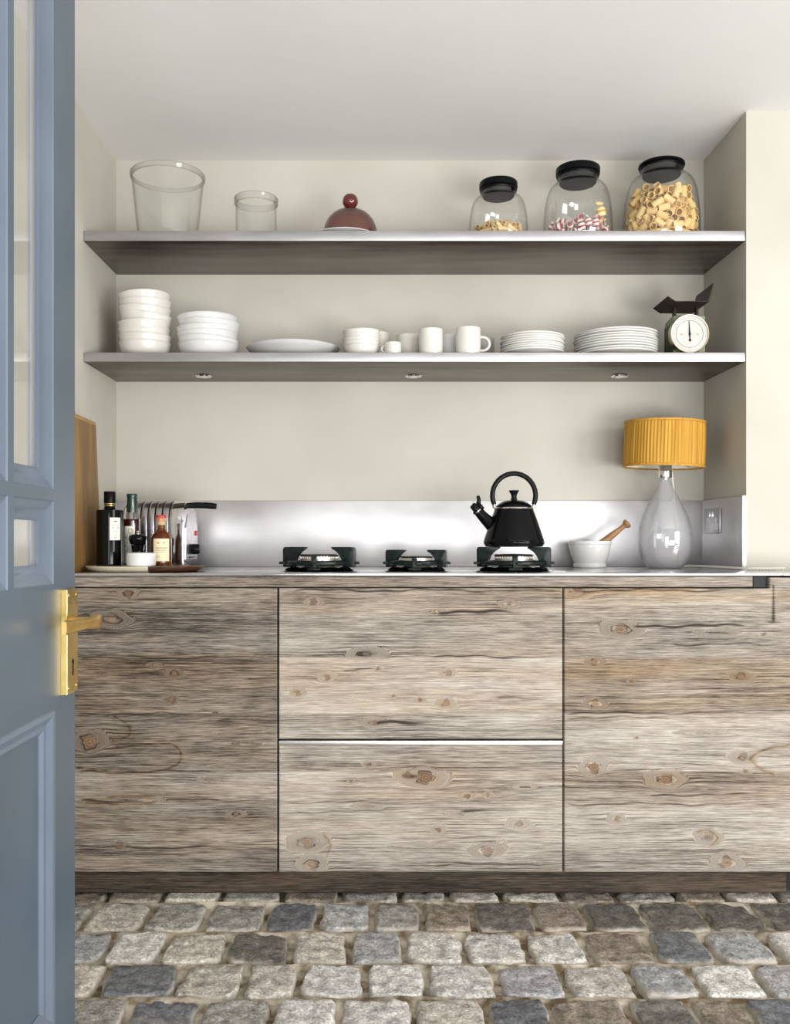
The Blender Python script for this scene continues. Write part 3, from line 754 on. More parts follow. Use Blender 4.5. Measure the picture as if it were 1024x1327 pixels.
def grain(X, Z, seed=0.0, knots=True):
    """grain attributes of points on the board plane (numpy arrays, world x and z)"""
    px = X / U + PX; py = PY + (EYE - Z) / U
    lowf = np.array([mnoise.noise(Vector((x * 1.3, z * 5.0, 7 + seed))) for x, z in zip(X[::1], Z[::1])]) if len(X) < 40000 else None
    if lowf is None:
        lowf = (np.sin(X * 3.1 + Z * 9 + seed) + np.sin(X * 5.7 - Z * 17 + 2) * .6 + np.sin(X * 11.3 + Z * 31 + 1) * .35) / 2
    gv = Z + 0.0045 * lowf
    kn = np.zeros_like(X); ring = np.zeros_like(X); ck = np.zeros_like(X); warm = np.zeros_like(X); fl = np.zeros_like(X); tone_k = np.zeros_like(X)
    if knots:
        for (kx, ky, r, st, cs) in KNOTS:
            r = r * 0.66
            dx = (px - kx) / st; dy = (ky - py)
            th = np.arctan2(dy, dx)
            wobr = 1 + 0.10 * np.sin(2 * th + kx) + 0.07 * np.sin(5 * th + ky)
            rho = np.hypot(dx, dy) * wobr + 1e-6
            far = np.exp(-(rho / (5.0 * r)) ** 2)
            gv = gv - U * dy * (r * r) / np.maximum(rho, r) ** 2 * far
            # rings close round the knot and fade into the straight grain
            w = np.exp(-(np.maximum(rho - r, 0) / (0.38 * r)) ** 2) * (0.10 + 0.75 * min(1, cs))
            gv = gv * (1 - w) + w * (ky * 0.01 + rho * U * 0.85)
            fl = np.maximum(fl, 1.1 * np.exp(-(np.hypot(dx / 1.5, dy) / (4.0 * r)) ** 2))
            q = np.hypot((px - kx) / 1.2, dy) / r
            q = q * (1 + 0.14 * np.sin(3 * th + kx) + 0.10 * np.sin(7 * th + ky))
            m_ = np.clip((1.10 - q) / 0.22, 0, 1) * cs
            ring = np.where(m_ > kn, q, ring)
            kn = np.maximum(kn, m_)
            ck = np.maximum(ck, cs * 0.60 * np.exp(-((q - 1.12) / 0.16) ** 2) * (0.45 + 0.55 * np.sin(th * 1.5 + kx)))
            tone_k += 0.03 * cs * np.exp(-((np.hypot(dx / 1.1, dy) / r - 2.0) / 0.75) ** 2)
            warm += 0.30 * cs * np.exp(-(np.hypot(dx / 1.3, dy) / (2.0 * r)) ** 2)
        for pl_, h, sgt in CURVES:
            pl_ = np.array(smooth2(pl_))
            sel = np.where((px > pl_[:, 0].min() - 6) & (px < pl_[:, 0].max() + 6) & (py > pl_[:, 1].min() - 6) & (py < pl_[:, 1].max() + 6))[0]
            dd = np.full(len(sel), 1e9)
            for p in pl_: dd = np.minimum(dd, (px[sel] - p[0]) ** 2 + (py[sel] - p[1]) ** 2)
            ck[sel] = np.maximum(ck[sel], 0.6 * sgt * np.exp(-dd / (.8 * h) ** 2) * (0.65 + 0.35 * np.sin(px[sel] * .31 + py[sel] * .5)))
            warm[sel] += 0.6 * np.exp(-dd / (2 * h) ** 2)
        for (x0, x1, y, h, s) in CRACKS:
            wob = 1.2 * np.sin(px * 0.045 + y) + 0.8 * np.sin(px * 0.13 + y * 2)
            t = np.clip((px - x0) / 8, 0, 1) * np.clip((x1 - px) / np.maximum(25, (x1 - x0) * .4), 0, 1)
            ck = np.maximum(ck, s * t * np.exp(-((py - y - wob) / h) ** 2))
        # the tall dark scorch on the right-hand door
        wst = 2.3 - 0.03 * np.clip(805 - py, 0, 40)
        ck = np.maximum(ck, 0.42 * ((py > 758) & (py < 806)) * np.exp(-((px - 1002.5) / np.maximum(wst, .8)) ** 2))
        ck = np.maximum(ck, 0.3 * np.exp(-((py - 806) / 1.5) ** 2 - ((px - 1002) / 8) ** 2))
    tone = np.zeros_like(X)
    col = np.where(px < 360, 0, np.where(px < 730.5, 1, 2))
    def band(tab, soft):
        acc = np.zeros_like(X)
        for row in tab:
            y0, y1 = row[0], row[1]
            w = 1 / (1 + np.exp(-(py - y0) / soft)) * 1 / (1 + np.exp((py - y1) / soft))
            acc += w * np.array(row[2:5])[col]
        return acc
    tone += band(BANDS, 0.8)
    warm += band(WARM, 4.0)
    # the middle front is palest in its centre boards, the outer ends greyer
    jump = np.zeros_like(X)
    for y0 in (785, 852, 925, 1000, 1040, 1092):
        jump += (py > y0) * (0.37 * (y0 % 7))
    return px, gv + jump, kn, ring, tone + tone_k, warm, ck, fl

def board(name, x0, x1, z0, z1, yf, th, mat, parent, step=0.0024, mask=None, seed=0.0, knots=True, dtone=0.0, dwarm=0.0):
    nx = max(2, int((x1 - x0) / step)); nz = max(2, int((z1 - z0) / step))
    xs = np.linspace(x0, x1, nx + 1); zs = np.linspace(z0, z1, nz + 1)
    X, Z = np.meshgrid(xs, zs)
    X = X.ravel(); Z = Z.ravel()
    I = np.arange((nx + 1) * (nz + 1)).reshape(nz + 1, nx + 1)
    q = np.stack([I[:-1, :-1], I[:-1, 1:], I[1:, 1:], I[1:, :-1]], -1).reshape(-1, 4)
    if mask is not None:
        cx = X[q].mean(1); cz = Z[q].mean(1)
        q = q[mask(cx, cz)]
        used = np.unique(q); mp = -np.ones(len(X), int); mp[used] = np.arange(len(used))
        X, Z, q = X[used], Z[used], mp[q]
    nv = len(X)
    e = np.concatenate([q[:, [0, 1]], q[:, [1, 2]], q[:, [2, 3]], q[:, [3, 0]]])
    key = np.sort(e, 1); key = key[:, 0].astype(np.int64) * nv + key[:, 1]
    u, inv, cnt = np.unique(key, return_inverse=True, return_counts=True)
    be = e[cnt[inv] == 1]
    # slightly eased front edges, then straight sides to the back
    bv = np.unique(be); mp = {int(v): nv + i for i, v in enumerate(bv)}
    Y = np.full(nv, yf); Y[bv] += 0.0012
    co = np.stack([X, Y, Z], 1)
    back = np.stack([X[bv], np.full(len(bv), yf + th), Z[bv]], 1)
    co = np.concatenate([co, back])
    sides = np.array([[int(b), int(a), mp[int(a)], mp[int(b)]] for a, b in be])
    q = q[:, ::1]
    faces = np.concatenate([q, sides])
    me = bpy.data.meshes.new(name)
    me.vertices.add(len(co)); me.vertices.foreach_set('co', co.ravel().astype(np.float32))
    me.loops.add(faces.size); me.loops.foreach_set('vertex_index', faces.ravel().astype(np.int32))
    me.polygons.add(len(faces))
    me.polygons.foreach_set('loop_start', (np.arange(len(faces)) * 4).astype(np.int32))
    me.update(calc_edges=True)
    px, gv, kn, ring, tone, warm, ck, fl = grain(co[:, 0], co[:, 2], seed, knots)
    for nm, a in (('gx', co[:, 0] + seed), ('gv', gv + seed), ('knot', kn), ('ring', ring), ('tone', tone + dtone), ('warm', warm + dwarm), ('crack', ck), ('flow', fl)):
        at = me.attributes.new(nm, 'FLOAT', 'POINT')
        at.data.foreach_set('value', a.astype(np.float32))
    me.materials.append(M[mat])
    o = bpy.data.objects.new(name, me); COL.objects.link(o)
    o.parent = parent
    return o

ZT = 0.9255                   # worktop surface
G = 0.0028                    # half of a gap between fronts
def cabinet(name, label, cat, x0, x1):
    t = thing(name, label, cat, (0, 0, 0))
    bm = bx(x0, min(x1, XR - 0.002), YF + 0.026, YB - 0.004, 0.09, ZT - 0.014)
    if x1 > XR:
        box(bm, XR - 0.002, x1, YF + 0.026, YP - 0.003, 0.09, ZT - 0.014)
        box(bm, 1.10, x1, YF + 0.075, YP - 0.003, 0.003, 0.09)  # dark block added to keep the gap past the plinth dark
    obj('carcass', bm, 'dark', t, smooth=False)
    return t
XM0, XM1, XE = wx(360.3), wx(730.3), 1.32
t = cabinet('base_cabinet', 'left weathered timber cabinet with one wide door, behind the blue door', 'cabinet', XL + 0.003, XM0 - 0.001)
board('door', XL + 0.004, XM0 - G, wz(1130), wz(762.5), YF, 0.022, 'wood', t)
t = cabinet('drawer_cabinet', 'middle weathered timber cabinet with two deep drawers under the burners', 'cabinet', XM0 + 0.001, XM1 - 0.001)
board('drawer', XM0 + G, XM1 - G, wz(957.5), wz(762.5), YF, 0.022, 'wood', t)
d = board('drawer', XM0 + G, XM1 - G, wz(1130), wz(966), YF, 0.022, 'wood', t)
h = bmesh.new()
box(h, XM0 + G, XM1 - G, YF - 0.003, YF + 0.022, wz(965.6), wz(959.8), bev=0.0012)
obj('edge_handle', h, 'alu', d)
h = bmesh.new(); box(h, XM0 + G, XM1 - G, YF + 0.004, YF + 0.024, wz(959.8), wz(957.9))
t = cabinet('base_cabinet', 'right weathered timber cabinet with one wide door and a notched top corner', 'cabinet', XM1 + 0.001, XE)
zn, xn = wz(762.5), wx(997.5)
board('door', XM1 + G, XE, wz(1130), wz(748.5), YF, 0.022, 'wood', t, mask=lambda x, z: (z < zn) | (x > xn))
# rail in the finger gap under the worktop
rail = thing('worktop_rail', 'long timber rail set back under the edge of the steel worktop', 'rail')
board('rail_board', XL + 0.004, wx(978), wz(761), wz(747.2), YF + 0.012, 0.012, 'wood', rail, seed=3.7, knots=False, dtone=-.05)
obj('end_bracket', bx(wx(979), wx(996), YF + 0.013, YF + 0.025, wz(761.5), wz(747.5)), 'bracket', rail, smooth=False)
# plinth
pl = thing('plinth', 'low dark stained timber plinth under the cabinets', 'plinth')
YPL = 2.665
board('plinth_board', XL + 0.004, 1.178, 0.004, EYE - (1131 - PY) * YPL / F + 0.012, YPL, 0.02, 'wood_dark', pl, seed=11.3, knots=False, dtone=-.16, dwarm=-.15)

# ------------------------------------------------------------------ worktop, splashback
def worktop():
    bm = bmesh.new()
    box(bm, XL + 0.001, XR - 0.001, YF - 0.004, YB - 0.001, ZT - 0.0075, ZT, bev=0.0015)
    box(bm, XR + 0.0005, XE, YF - 0.004, YP - 0.001, ZT - 0.0075, ZT, bev=0.0015)
    return bm
tag(obj('worktop', worktop(), 'worktop_steel'), 'thin stainless steel worktop running the length of the cabinets', 'worktop')
ZS = 1.157
sp = thing('splashback', 'low brushed steel splashback wrapping round the niche above the worktop', 'splashback')
obj('back_sheet', bx(XL + 0.001, XR - 0.001, YB - 0.010, YB - 0.0005, ZT + 0.0005, ZS, bev=0.001), 'steel', sp)
obj('side_sheet', bx(XR - 0.010, XR - 0.0005, YP + 0.003, YB - 0.0105, ZT + 0.0005, ZS, bev=0.001), 'steel', sp)
obj('side_sheet', bx(XL + 0.0005, XL + 0.008, YF + 0.02, YB - 0.0105, ZT + 0.0005, ZS, bev=0.001), 'steel', sp)
obj('edge_trim', bx(XR - 0.013, XR - 0.0005, YP - 0.003, YP + 0.0025, ZT + 0.0005, ZS + 0.001, bev=0.0006), 'alu', sp)

# ------------------------------------------------------------------ shelves
YS = 2.883
def shelf(label, z0, z1):
    t = thing('shelf', label, 'shelf', (0, 0, 0), group='steel shelves across the niche')
    obj('shelf_board', bx(XL + 0.001, XR - 0.001, YS + 0.002, YB - 0.001, z0, z1, bev=0.0008), 'shelf_steel', t)
    obj('front_edge', bx(XL + 0.001, XR - 0.001, YS - 0.001, YS + 0.0018, z0, z1, bev=0.0006), 'shelf_face', t)
    return t
Z1, Z2 = 1.982, 1.603
shelf('upper dark steel shelf holding the glass jars, close to the ceiling', 1.951, Z1)
shelf('lower steel shelf holding the white crockery, with small spotlights beneath', 1.575, Z2)
for i, (px, lab) in enumerate(((264, 'left of the three small chrome spotlights under the lower shelf'), (536, 'middle of the three small chrome spotlights under the lower shelf'), (803, 'right of the three small chrome spotlights under the lower shelf'))):
    p = P(px, 487.5, 3.13)
    t = thing('recessed_spotlight', lab, 'spotlight', (p.x, 3.13, 1.5745), group='spotlights under the lower shelf')
    obj('bezel', lath([(0.021, -0.001), (0.0225, -0.0045), (0.026, -0.0045), (0.029, -0.0005), (0.021, -0.001)], 32), 'chrome', t)
    obj('lens', lath([(0.0, -0.0062), (0.012, -0.0055), (0.0208, -0.003), (0.0208, -0.0005), (0, -0.0005)], 24), 'white_plastic', t)

# ------------------------------------------------------------------ blue glazed door
DX0, DX1 = -0.583, -0.539
Y0, Y1 = 0.885, 1.650
door = thing('door_1', None, None, (0, 0, 0), kind='structure')
SL, SRs = Y0 + 0.105, Y1 - 0.105
ZB, ZD = 0.006, 2.10
m1, m2 = (1.353, 1.373), (1.165, 1.185)
zbars = [0.945, (1.0847, 1.104)]
def dbox(bm, y0, y1, z0, z1):
    box(bm, DX0 + 0.001, DX1, y0, y1, z0, z1, mi=0)
    box(bm, DX0, DX0 + 0.001, y0, y1, z0, z1, mi=1)
bm = bmesh.new()
dbox(bm, SRs, Y1, ZB, ZD); dbox(bm, Y0, SL, ZB, ZD)
dbox(bm, SL, SRs, 0.737, 0.945); dbox(bm, SL, SRs, ZB, 0.21); dbox(bm, SL, SRs, 2.00, ZD)
obj('door_frame', bm, ['blue', 'offwhite_rear'], door, smooth=False)
bm = bmesh.new()
for a, b in (zbars[1],): dbox(bm, SL, SRs, a, b)
for (a, b) in (m1, m2):
    for z0, z1 in ((0.945, 1.0847), (1.104, 2.00)): dbox(bm, a, b, z0, z1)
obj('glazing_bars', bm, ['blue', 'offwhite_rear'], door, smooth=False)
def ring_mould(bm, y0, y1, z0, z1, prof, mi=0):
    """mitred moulding: prof is a closed list of (inset from the opening's edge, x)"""
    loops = []
    for ins, x in prof:
        loops.append([bm.verts.new((x, y, z)) for y, z in ((y0 + ins, z0 + ins), (y1 - ins, z0 + ins), (y1 - ins, z1 - ins), (y0 + ins, z1 - ins))])
    k = len(loops)
    for i in range(k):
        A, B = loops[i], loops[(i + 1) % k]
        for c in range(4):
            d = (c + 1) % 4
            bm.faces.new((A[c], A[d], B[d], B[c])).material_index = mi
cells_y = [(SL, m2[0]), (m2[1], m1[0]), (m1[1], SRs)]
cells_z = [(0.945, 1.0847), (1.104, 2.00)]
XG = -0.5605
bmn, bmf = bmesh.new(), bmesh.new()
for y0, y1 in cells_y:
    for z0, z1 in cells_z:
        w = min(0.034, (y1 - y0) * 0.3)
        ring_mould(bmn, y0 - 0.0005, y1 + 0.0005, z0 - 0.0005, z1 + 0.0005,
                   [(0, DX1 - 0.0004), (0.003, DX1 - 0.003), (w * .35, DX1 - 0.006), (w * .62, DX1 - 0.012), (w * .8, DX1 - 0.0135), (w, DX1 - 0.0165), (w, XG + 0.002), (0, XG + 0.002)])
        w2 = 0.022
        ring_mould(bmf, y0 - 0.0005, y1 + 0.0005, z0 - 0.0005, z1 + 0.0005,
                   [(0, DX0 + 0.0004), (w2 * .45, DX0 + 0.003), (w2 * .7, DX0 + 0.009), (w2, DX0 + 0.012), (w2, XG - 0.002), (0, XG - 0.002)])
        g = bx(XG - 0.0018, XG + 0.0018, y0 + 0.002, y1 - 0.002, z0 + 0.002, z1 - 0.002)
        obj('glass_pane', g, 'pane_glass', door, smooth=False)
obj('glazing_moulding', bmn, 'blue_moulding', door, sharp=20)
o = obj('rear_moulding', bmf, 'offwhite_rear', door, sharp=20); o['label'] = 'off white moulding behind the glass'
bm = bmesh.new()
ring_mould(bm, SL, SRs, 0.21, 0.737, [(0, DX1 - 0.0003), (0.002, DX1 + 0.002), (0.010, DX1 + 0.001), (0.022, DX1 - 0.006), (0.030, DX1 - 0.007), (0.036, DX1 - 0.012), (0.036, DX1 - 0.02), (0, DX1 - 0.02)])
obj('panel_moulding', bm, 'blue_moulding', door, sharp=20)
bm = bmesh.new()
box(bm, DX0 + 0.012, DX1 - 0.014, SL + 0.002, SRs - 0.002, 0.212, 0.735)
obj('lower_panel', bm, 'blue', door, smooth=False)
# brass lock plate and lever
bm = bmesh.new()
prof = [(1.578, 0.755), (1.606, 0.754), (1.634, 0.755), (1.634, 0.934), (1.606, 0.935), (1.578, 0.934)]
prism(bm, prof, 'x', DX1 - 0.0005, DX1 + 0.0105, bev=0.0008)
lp = obj('lock_plate', bm, 'brass', door, sharp=25)
bm = bmesh.new()
lathe(bm, [(0, 0), (0.0042, 0), (0.0042, 0.0008), (0, 0.0008)], 16)
xform(bm, Matrix.Translation((DX1 + 0.0103, 1.608, 0.809)) @ Matrix.Rotation(PI / 2, 4, 'Y'))
box(bm, DX1 + 0.0103, DX1 + 0.0111, 1.6055, 1.6105, 0.785, 0.809)
obj('keyhole', bm, 'black_plastic', lp)
for yy, zz in ((1.586, 0.924), (1.626, 0.924), (1.586, 0.765), (1.626, 0.765)):
    s = lath([(0, 0), (0.0035, 0), (0.003, 0.0012), (0, 0.0016)], 14)
    xform(s, Matrix.Translation((DX1 + 0.0103, yy, zz)) @ Matrix.Rotation(PI / 2, 4, 'Y'))
    obj('screw', s, 'brass_worn', lp)
bm = bmesh.new()
zl = 0.878
tube(bm, [(DX1 + 0.010, 1.604, zl), (DX1 + 0.026, 1.604, zl), (DX1 + 0.040, 1.603, zl)], [0.010, 0.008, 0.0085], 14)
# flat lever, waisted in the middle and flared at its end
secs = [(-0.486, 1.613, 0.0125, 0.005), (-0.484, 1.605, 0.0135, 0.0065), (-0.4865, 1.585, 0.0110, 0.006), (-0.491, 1.555, 0.0085, 0.0055), (-0.496, 1.52, 0.0098, 0.0055), (-0.500, 1.492, 0.0118, 0.0055), (-0.501, 1.482, 0.0105, 0.004)]
rings = []
for x, y, hz, hx in secs:
    rings.append([bm.verts.new((x + hx * math.copysign(abs(math.cos(a)) ** .6, math.cos(a)), y, zl + hz * math.copysign(abs(math.sin(a)) ** .6, math.sin(a)))) for a in [2 * PI * k / 16 for k in range(16)]])
for A, B in zip(rings, rings[1:]):
    for k in range(16):
        bm.faces.new((A[k], A[(k + 1) % 16], B[(k + 1) % 16], B[k]))
bm.faces.new(rings[0]); bm.faces.new(rings[-1][::-1])
obj('lever_handle', bm, 'brass_worn', door, sharp=60)

# ------------------------------------------------------------------ upper shelf: glass
def vessel(name, label, cat, px, d, z, outer, t_wall, mat, lipr=None):
    x = (px - PX) * d / F
    th = thing(name, label, cat, (x, d, z + 0.0008))
    obj('bowl' if 'bowl' in name else 'body', lath(shell(smooth_prof(outer, 4), t_wall), 64), mat, th, sharp=60)
    return th
t = vessel('glass_vase', 'large empty tapered glass bucket vase at the left end of the upper shelf', 'vase', 217.5, 3.02, Z1,
           [(0.088, 0), (0.094, 0.004), (0.100, 0.06), (0.1085, 0.14), (0.1155, 0.212)], 0.0032, 'glass')
obj('rim', lath([(0.1155, 0.212), (0.1195, 0.2135), (0.1205, 0.219), (0.1205, 0.226), (0.1185, 0.2285), (0.1155, 0.227), (0.1135, 0.219), (0.1123, 0.212), (0.1155, 0.212)], 64), 'rim_glass', t)
t = vessel('glass_jar', 'small empty open glass jar next to the large glass vase', 'jar', 332, 3.03, Z1,
           [(0.062, 0), (0.066, 0.004), (0.0665, 0.05), (0.0665, 0.132)], 0.003, 'glass')
obj('rim', lath([(0.0665, 0.132), (0.071, 0.134), (0.0715, 0.142), (0.0715, 0.152), (0.069, 0.155), (0.0665, 0.153), (0.064, 0.142), (0.0635, 0.132), (0.0665, 0.132)], 64), 'rim_glass', t)
# cloche on its plate
tag(obj('cloche_plate', lath([(0, 0), (0.07, 0), (0.073, 0.004), (0.108, 0.0135), (0.115, 0.015), (0.114, 0.0175), (0.107, 0.017), (0.07, 0.009), (0, 0.008)], 56), 'white_china'),
    'white plate under the burgundy glass cloche', 'plate').location = (-0.106, 3.015, Z1 + 0.0008)
c = thing('glass_cloche', 'burgundy glass dome cloche with a round knob on the upper shelf', 'cloche', (-0.088, 3.02, Z1 + 0.0195))
dome = [(0.0885, 0.0), (0.0885, 0.012), (0.086, 0.032), (0.077, 0.056), (0.060, 0.077), (0.038, 0.090), (0.016, 0.0955), (0.0001, 0.096)]
dome = smooth_prof(dome, 4)
inner = [(max(r - 0.003, 0), z * 0.965) for r, z in dome][::-1]
bm = lath(dome[:-1] + [(0, 0.096)], 56)
bm2 = inner
lathe(bm, [(0, inner[1][1])] + inner[1:] + [dome[0]], 56)
obj('dome', bm, 'burgundy_glass', c, sharp=60)
obj('knob', lath([(0.0, 0.094), (0.012, 0.095), (0.011, 0.099), (0.019, 0.1045), (0.0245, 0.113), (0.0258, 0.122), (0.0235, 0.1335), (0.016, 0.1425), (0.006, 0.1462), (0, 0.1466)], 32), 'knob_glass', c, sharp=60)

JP = [(.86, 0), (.93, .018), (.975, .07), (1.0, .20), (.985, .42), (.955, .60), (.905, .76), (.815, .885), (.70, .955), (.615, .985), (.600, 1.01), (.600, 1.075)]
def jar(label, px, d, Rj, Hn, lidr, ztop):
    x = (px - PX) * d / F
    t = thing('storage_jar', label, 'jar', (x, d, Z1 + 0.0008), group='glass jars with black lids')
    k = lidr * 0.93 / (.60 * Rj)
    prof = [(r * Rj if i < 8 else (r * Rj * k if i >= 10 else r * Rj * (1 + (k - 1) * (i - 7) / 3)), z * Hn) for i, (r, z) in enumerate(JP)]
    sm = smooth_prof(prof, 4)
    obj('body', lath(shell(sm, 0.0028), 64), 'jar_glass', t, sharp=60)
    nr = prof[-1][0]
    zt = ztop - Z1
    zl = Hn * 1.075
    lid = [(0, Hn * .985 - .004), (nr * .84, Hn * .985 - .004), (nr * .90, Hn * .985), (nr * .92, zl - .001), (nr + .001, zl - .001), (nr + .0015, zl + .001), (lidr * .97, zl + .003),
           (lidr * .94, zl + .008), (lidr * .99, zl + .010), (lidr, zt - .010), (lidr * .985, zt - .004), (lidr * .93, zt - .001), (lidr * .7, zt), (0, zt)]
    obj('lid', lath(lid, 56), 'lid_black', t, sharp=40)
    def wall(z):
        return float(np.interp(z, [p[1] for p in sm], [p[0] for p in sm])) - 0.0042
    return Vector((x, d, Z1 + 0.0008)), wall
jS, wS = jar('small glass jar with a black lid and a little pale pasta', 646, 3.02, 0.0965, 0.160, 0.0625, 2.186)
jM, wM = jar('middle sized glass jar with a black lid and striped sweets', 749, 3.02, 0.1115, 0.203, 0.0715, 2.233)
jL, wL = jar('largest glass jar with a black lid, filled with rigatoni', 857.5, 3.035, 0.1225, 0.234, 0.0740, 2.252)

def parse(s):
    return [[float(v) for v in q.split(',')] for q in s.replace('\n', ';').split(';')]
def tube_piece(r, L, wall, cut=0.0, ridges=0):
    bm = bmesh.new()
    seg = 18
    h = L / 2
    rings = []
    for rr, s in ((r, -1), (r, 1), (r - wall, 1), (r - wall, -1)):
        ring = []
        for i in range(seg):
            a = 2 * PI * i / seg
            q = rr * (1 + (0.035 if (i % 2 and rr == r) else 0))
            ring.append(bm.verts.new((s * h + cut * rr * math.cos(a), q * math.cos(a), q * math.sin(a))))
        rings.append(ring)
    for k in range(4):
        A, B = rings[k], rings[(k + 1) % 4]
        for i in range(seg):
            j = (i + 1) % seg
            bm.faces.new((A[i], A[j], B[j], B[i]))
    return bm
def fill(proto, data, origin, wall, r, half, zmax, spin):
    rnd = random.Random(spin)
    k = 0
    for x, y, z, dx, dy, dz in data:
        c_ = Vector((x, y, z)) / 10000; d_ = Vector((dx, dy, dz)).normalized()
        if c_.z > zmax: continue
        for it in range(4):                       # keep both ends inside the glass
            for s in (-1, 1):
                e = c_ + d_ * half * s
                lim = wall(max(e.z, 0.012)) - r * 0.98
                q = math.hypot(e.x, e.y)
                if q > lim:
                    f = (q - lim) / q
                    c_.x -= e.x * f; c_.y -= e.y * f
            low = c_.z - abs(d_.z) * half - r * math.sqrt(max(0, 1 - d_.z ** 2))
            if low < 0.0045: c_.z += 0.0045 - low
        o = proto if k == 0 else proto.copy()
        if k: COL.objects.link(o)
        k += 1
        q = d_.to_track_quat('X', 'Z')
        o.rotation_euler = (q.to_matrix().to_4x4() @ Matrix.Rotation(rnd.uniform(0, 6.28), 4, 'X')).to_euler()
        o.location = origin + c_
        o.scale = (rnd.uniform(.94, 1.05),) * 3
rig = tag(obj('rigatoni', tube_piece(0.0112, 0.036, 0.0016, 0.0), 'pasta', sharp=50), 'ridged rigatoni tube in the largest glass jar', 'pasta', 'rigatoni in the largest jar')
fill(rig, parse(RIG), jL, wL, 0.0112, 0.0175, 0.178, 1)
pen = tag(obj('penne', tube_piece(0.0068, 0.040, 0.0012, 0.75), 'penne', sharp=50), 'pale slant-cut pasta quill in the small glass jar', 'pasta', 'pasta quills in the small jar')
fill(pen, parse(PEN), jS, wS, 0.0070, 0.020, 0.09, 2)
def sweet():
    bm = bmesh.new()
    pr = [(0, -0.0135), (0.004, -0.0132), (0.010, -0.009), (0.0122, 0), (0.010, 0.009), (0.004, 0.0132), (0, 0.0135)]
    lathe(bm, smooth_prof(pr, 2), 16)
    for s in (-1, 1):
        c0 = bm.verts.new((0, 0, s * 0.012))
        fan = []
        for i in range(13):
            a = -1.0 + 2.0 * i / 12
            fan.append((math.sin(a) * 0.013, 0.0022 * (1 if i % 2 else -1), s * (0.012 + math.cos(a) * 0.0125)))
        for off in (0.0003, -0.0003):
            vs = [bm.verts.new((x, y + off, z)) for x, y, z in fan]
            for p, q in zip(vs, vs[1:]): bm.faces.new((c0, p, q))
    xform(bm, Matrix.Rotation(PI / 2, 4, 'Y'))
    return bm
sw = tag(obj('wrapped_sweet', sweet(), 'candy', sharp=60), 'red and white striped sweet in a twisted wrapper in the middle jar', 'sweet', 'striped sweets in the middle jar')
cd = parse(CAN)
fill(sw, cd[:-1], jM, wM, 0.0125, 0.0225, 0.1, 3)
ys = tag(obj('wrapped_sweet', sweet(), 'candy_yellow', sharp=60), 'single yellow wrapped sweet among the red ones in the middle jar', 'sweet')
ys.location = jM + Vector((0.062, -0.055, 0.087)); ys.rotation_euler = (R_(12), R_(78), R_(30)); ys.scale = (1.35,) * 3

# ------------------------------------------------------------------ lower shelf: crockery
def bowl_prof(R, h):
    o = [(0.46 * R, 0), (0.52 * R, 0.002), (0.72 * R, .12 * h), (0.865 * R, .33 * h), (0.935 * R, .60 * h), (0.975 * R, .90 * h), (R - 0.0003, .965 * h), (R, .985 * h), (R - 0.0015, h)]
    i = [(R - 0.0045, h - 0.001), (0.935 * R - 0.0040, .64 * h), (0.85 * R - 0.004, .40 * h), (0.70 * R, .22 * h), (0.42 * R, .12 * h), (0, .10 * h)]
    return [(0, 0)] + smooth_prof(o, 3) + smooth_prof(i, 3)
def stack(name, labels, cat, group, bm, mat, px, d, n, pitch, tilt, jit, seed, z=Z2, lean=None, child=None):
    rnd = random.Random(seed)
    x = (px - PX) * d / F
    proto = obj(name, bm, mat, sharp=60)
    for k in range(n):                            # k = 0 is the lowest
        o = proto if k == 0 else proto.copy()
        if k: COL.objects.link(o)
        a = rnd.uniform(0, 6.28)
        tl = 0 if k == 0 else rnd.uniform(0.3, 1) * tilt
        tv = lean[k] if lean else (tl * math.cos(a), tl * math.sin(a))
        o.location = (x + (rnd.uniform(-jit, jit) if k else 0), d + (rnd.uniform(-jit, jit) if k else 0), z + 0.0008 + k * pitch)
        o.rotation_euler = (R_(tv[0]), R_(tv[1]), rnd.uniform(0, 6.28))
        if not lean: o.rotation_euler = (R_(tv[0]), R_(tv[1]), 0)
        tag(o, labels(n - 1 - k, n), cat, group)
def ords(what, where):
    def f(i, n):
        if i == 0: return 'topmost %s of %s' % (what, where)
        if i == n - 1: return 'lowest %s of %s' % (what, where)
        return '%s %s from the top of %s' % (ORD[i], what, where)
    return f
leanA = [(0, 0), (0, .5), (1, 1.5), (1, 3.2), (0, 4.2), (-1, .8), (0, -2.0), (1.5, -3.6)]
stack('cereal_bowl', ords('white bowl', 'the tallest bowl stack at the left wall'), 'bowl', 'bowls in the tall stack', lath(bowl_prof(0.0845, 0.056), 56), 'cream_china', 188, 3.02, 8, 0.0222, 3, 0.002, 3, lean=leanA)
leanB = [(0, 0), (0, 3.0), (0, 2.2), (0, -2.0), (0, 1.5), (0, 1.2)]
stack('pasta_bowl', ords('wide white bowl', 'the second bowl stack from the left'), 'bowl', 'bowls in the wide stack', lath(bowl_prof(0.0995, 0.052), 56), 'white_china', 270, 3.02, 6, 0.0172, 3, 0.003, 8, lean=leanB)
tag(obj('serving_platter', lath([(0, 0)] + smooth_prof([(0.075, 0), (0.08, 0.003), (0.115, 0.016), (0.142, 0.034), (0.1535, 0.0455)], 4) + smooth_prof([(0.1515, 0.0475), (0.138, 0.037), (0.112, 0.021), (0.07, 0.009), (0, 0.008)], 4), 64), 'white_china', sharp=60),
    'single wide white serving bowl lying between the bowl stacks and small bowls', 'serving bowl').location = ((380 - PX) * 3.055 / F, 3.055, Z2 + 0.0008)
stack('small_bowl', ords('small white bowl', 'the short stack beside the wide serving bowl'), 'bowl', 'small bowls', lath(bowl_prof(0.0605, 0.040), 48), 'cream_china', 469, 2.985, 5, 0.0118, 1.6, 0.0012, 4)

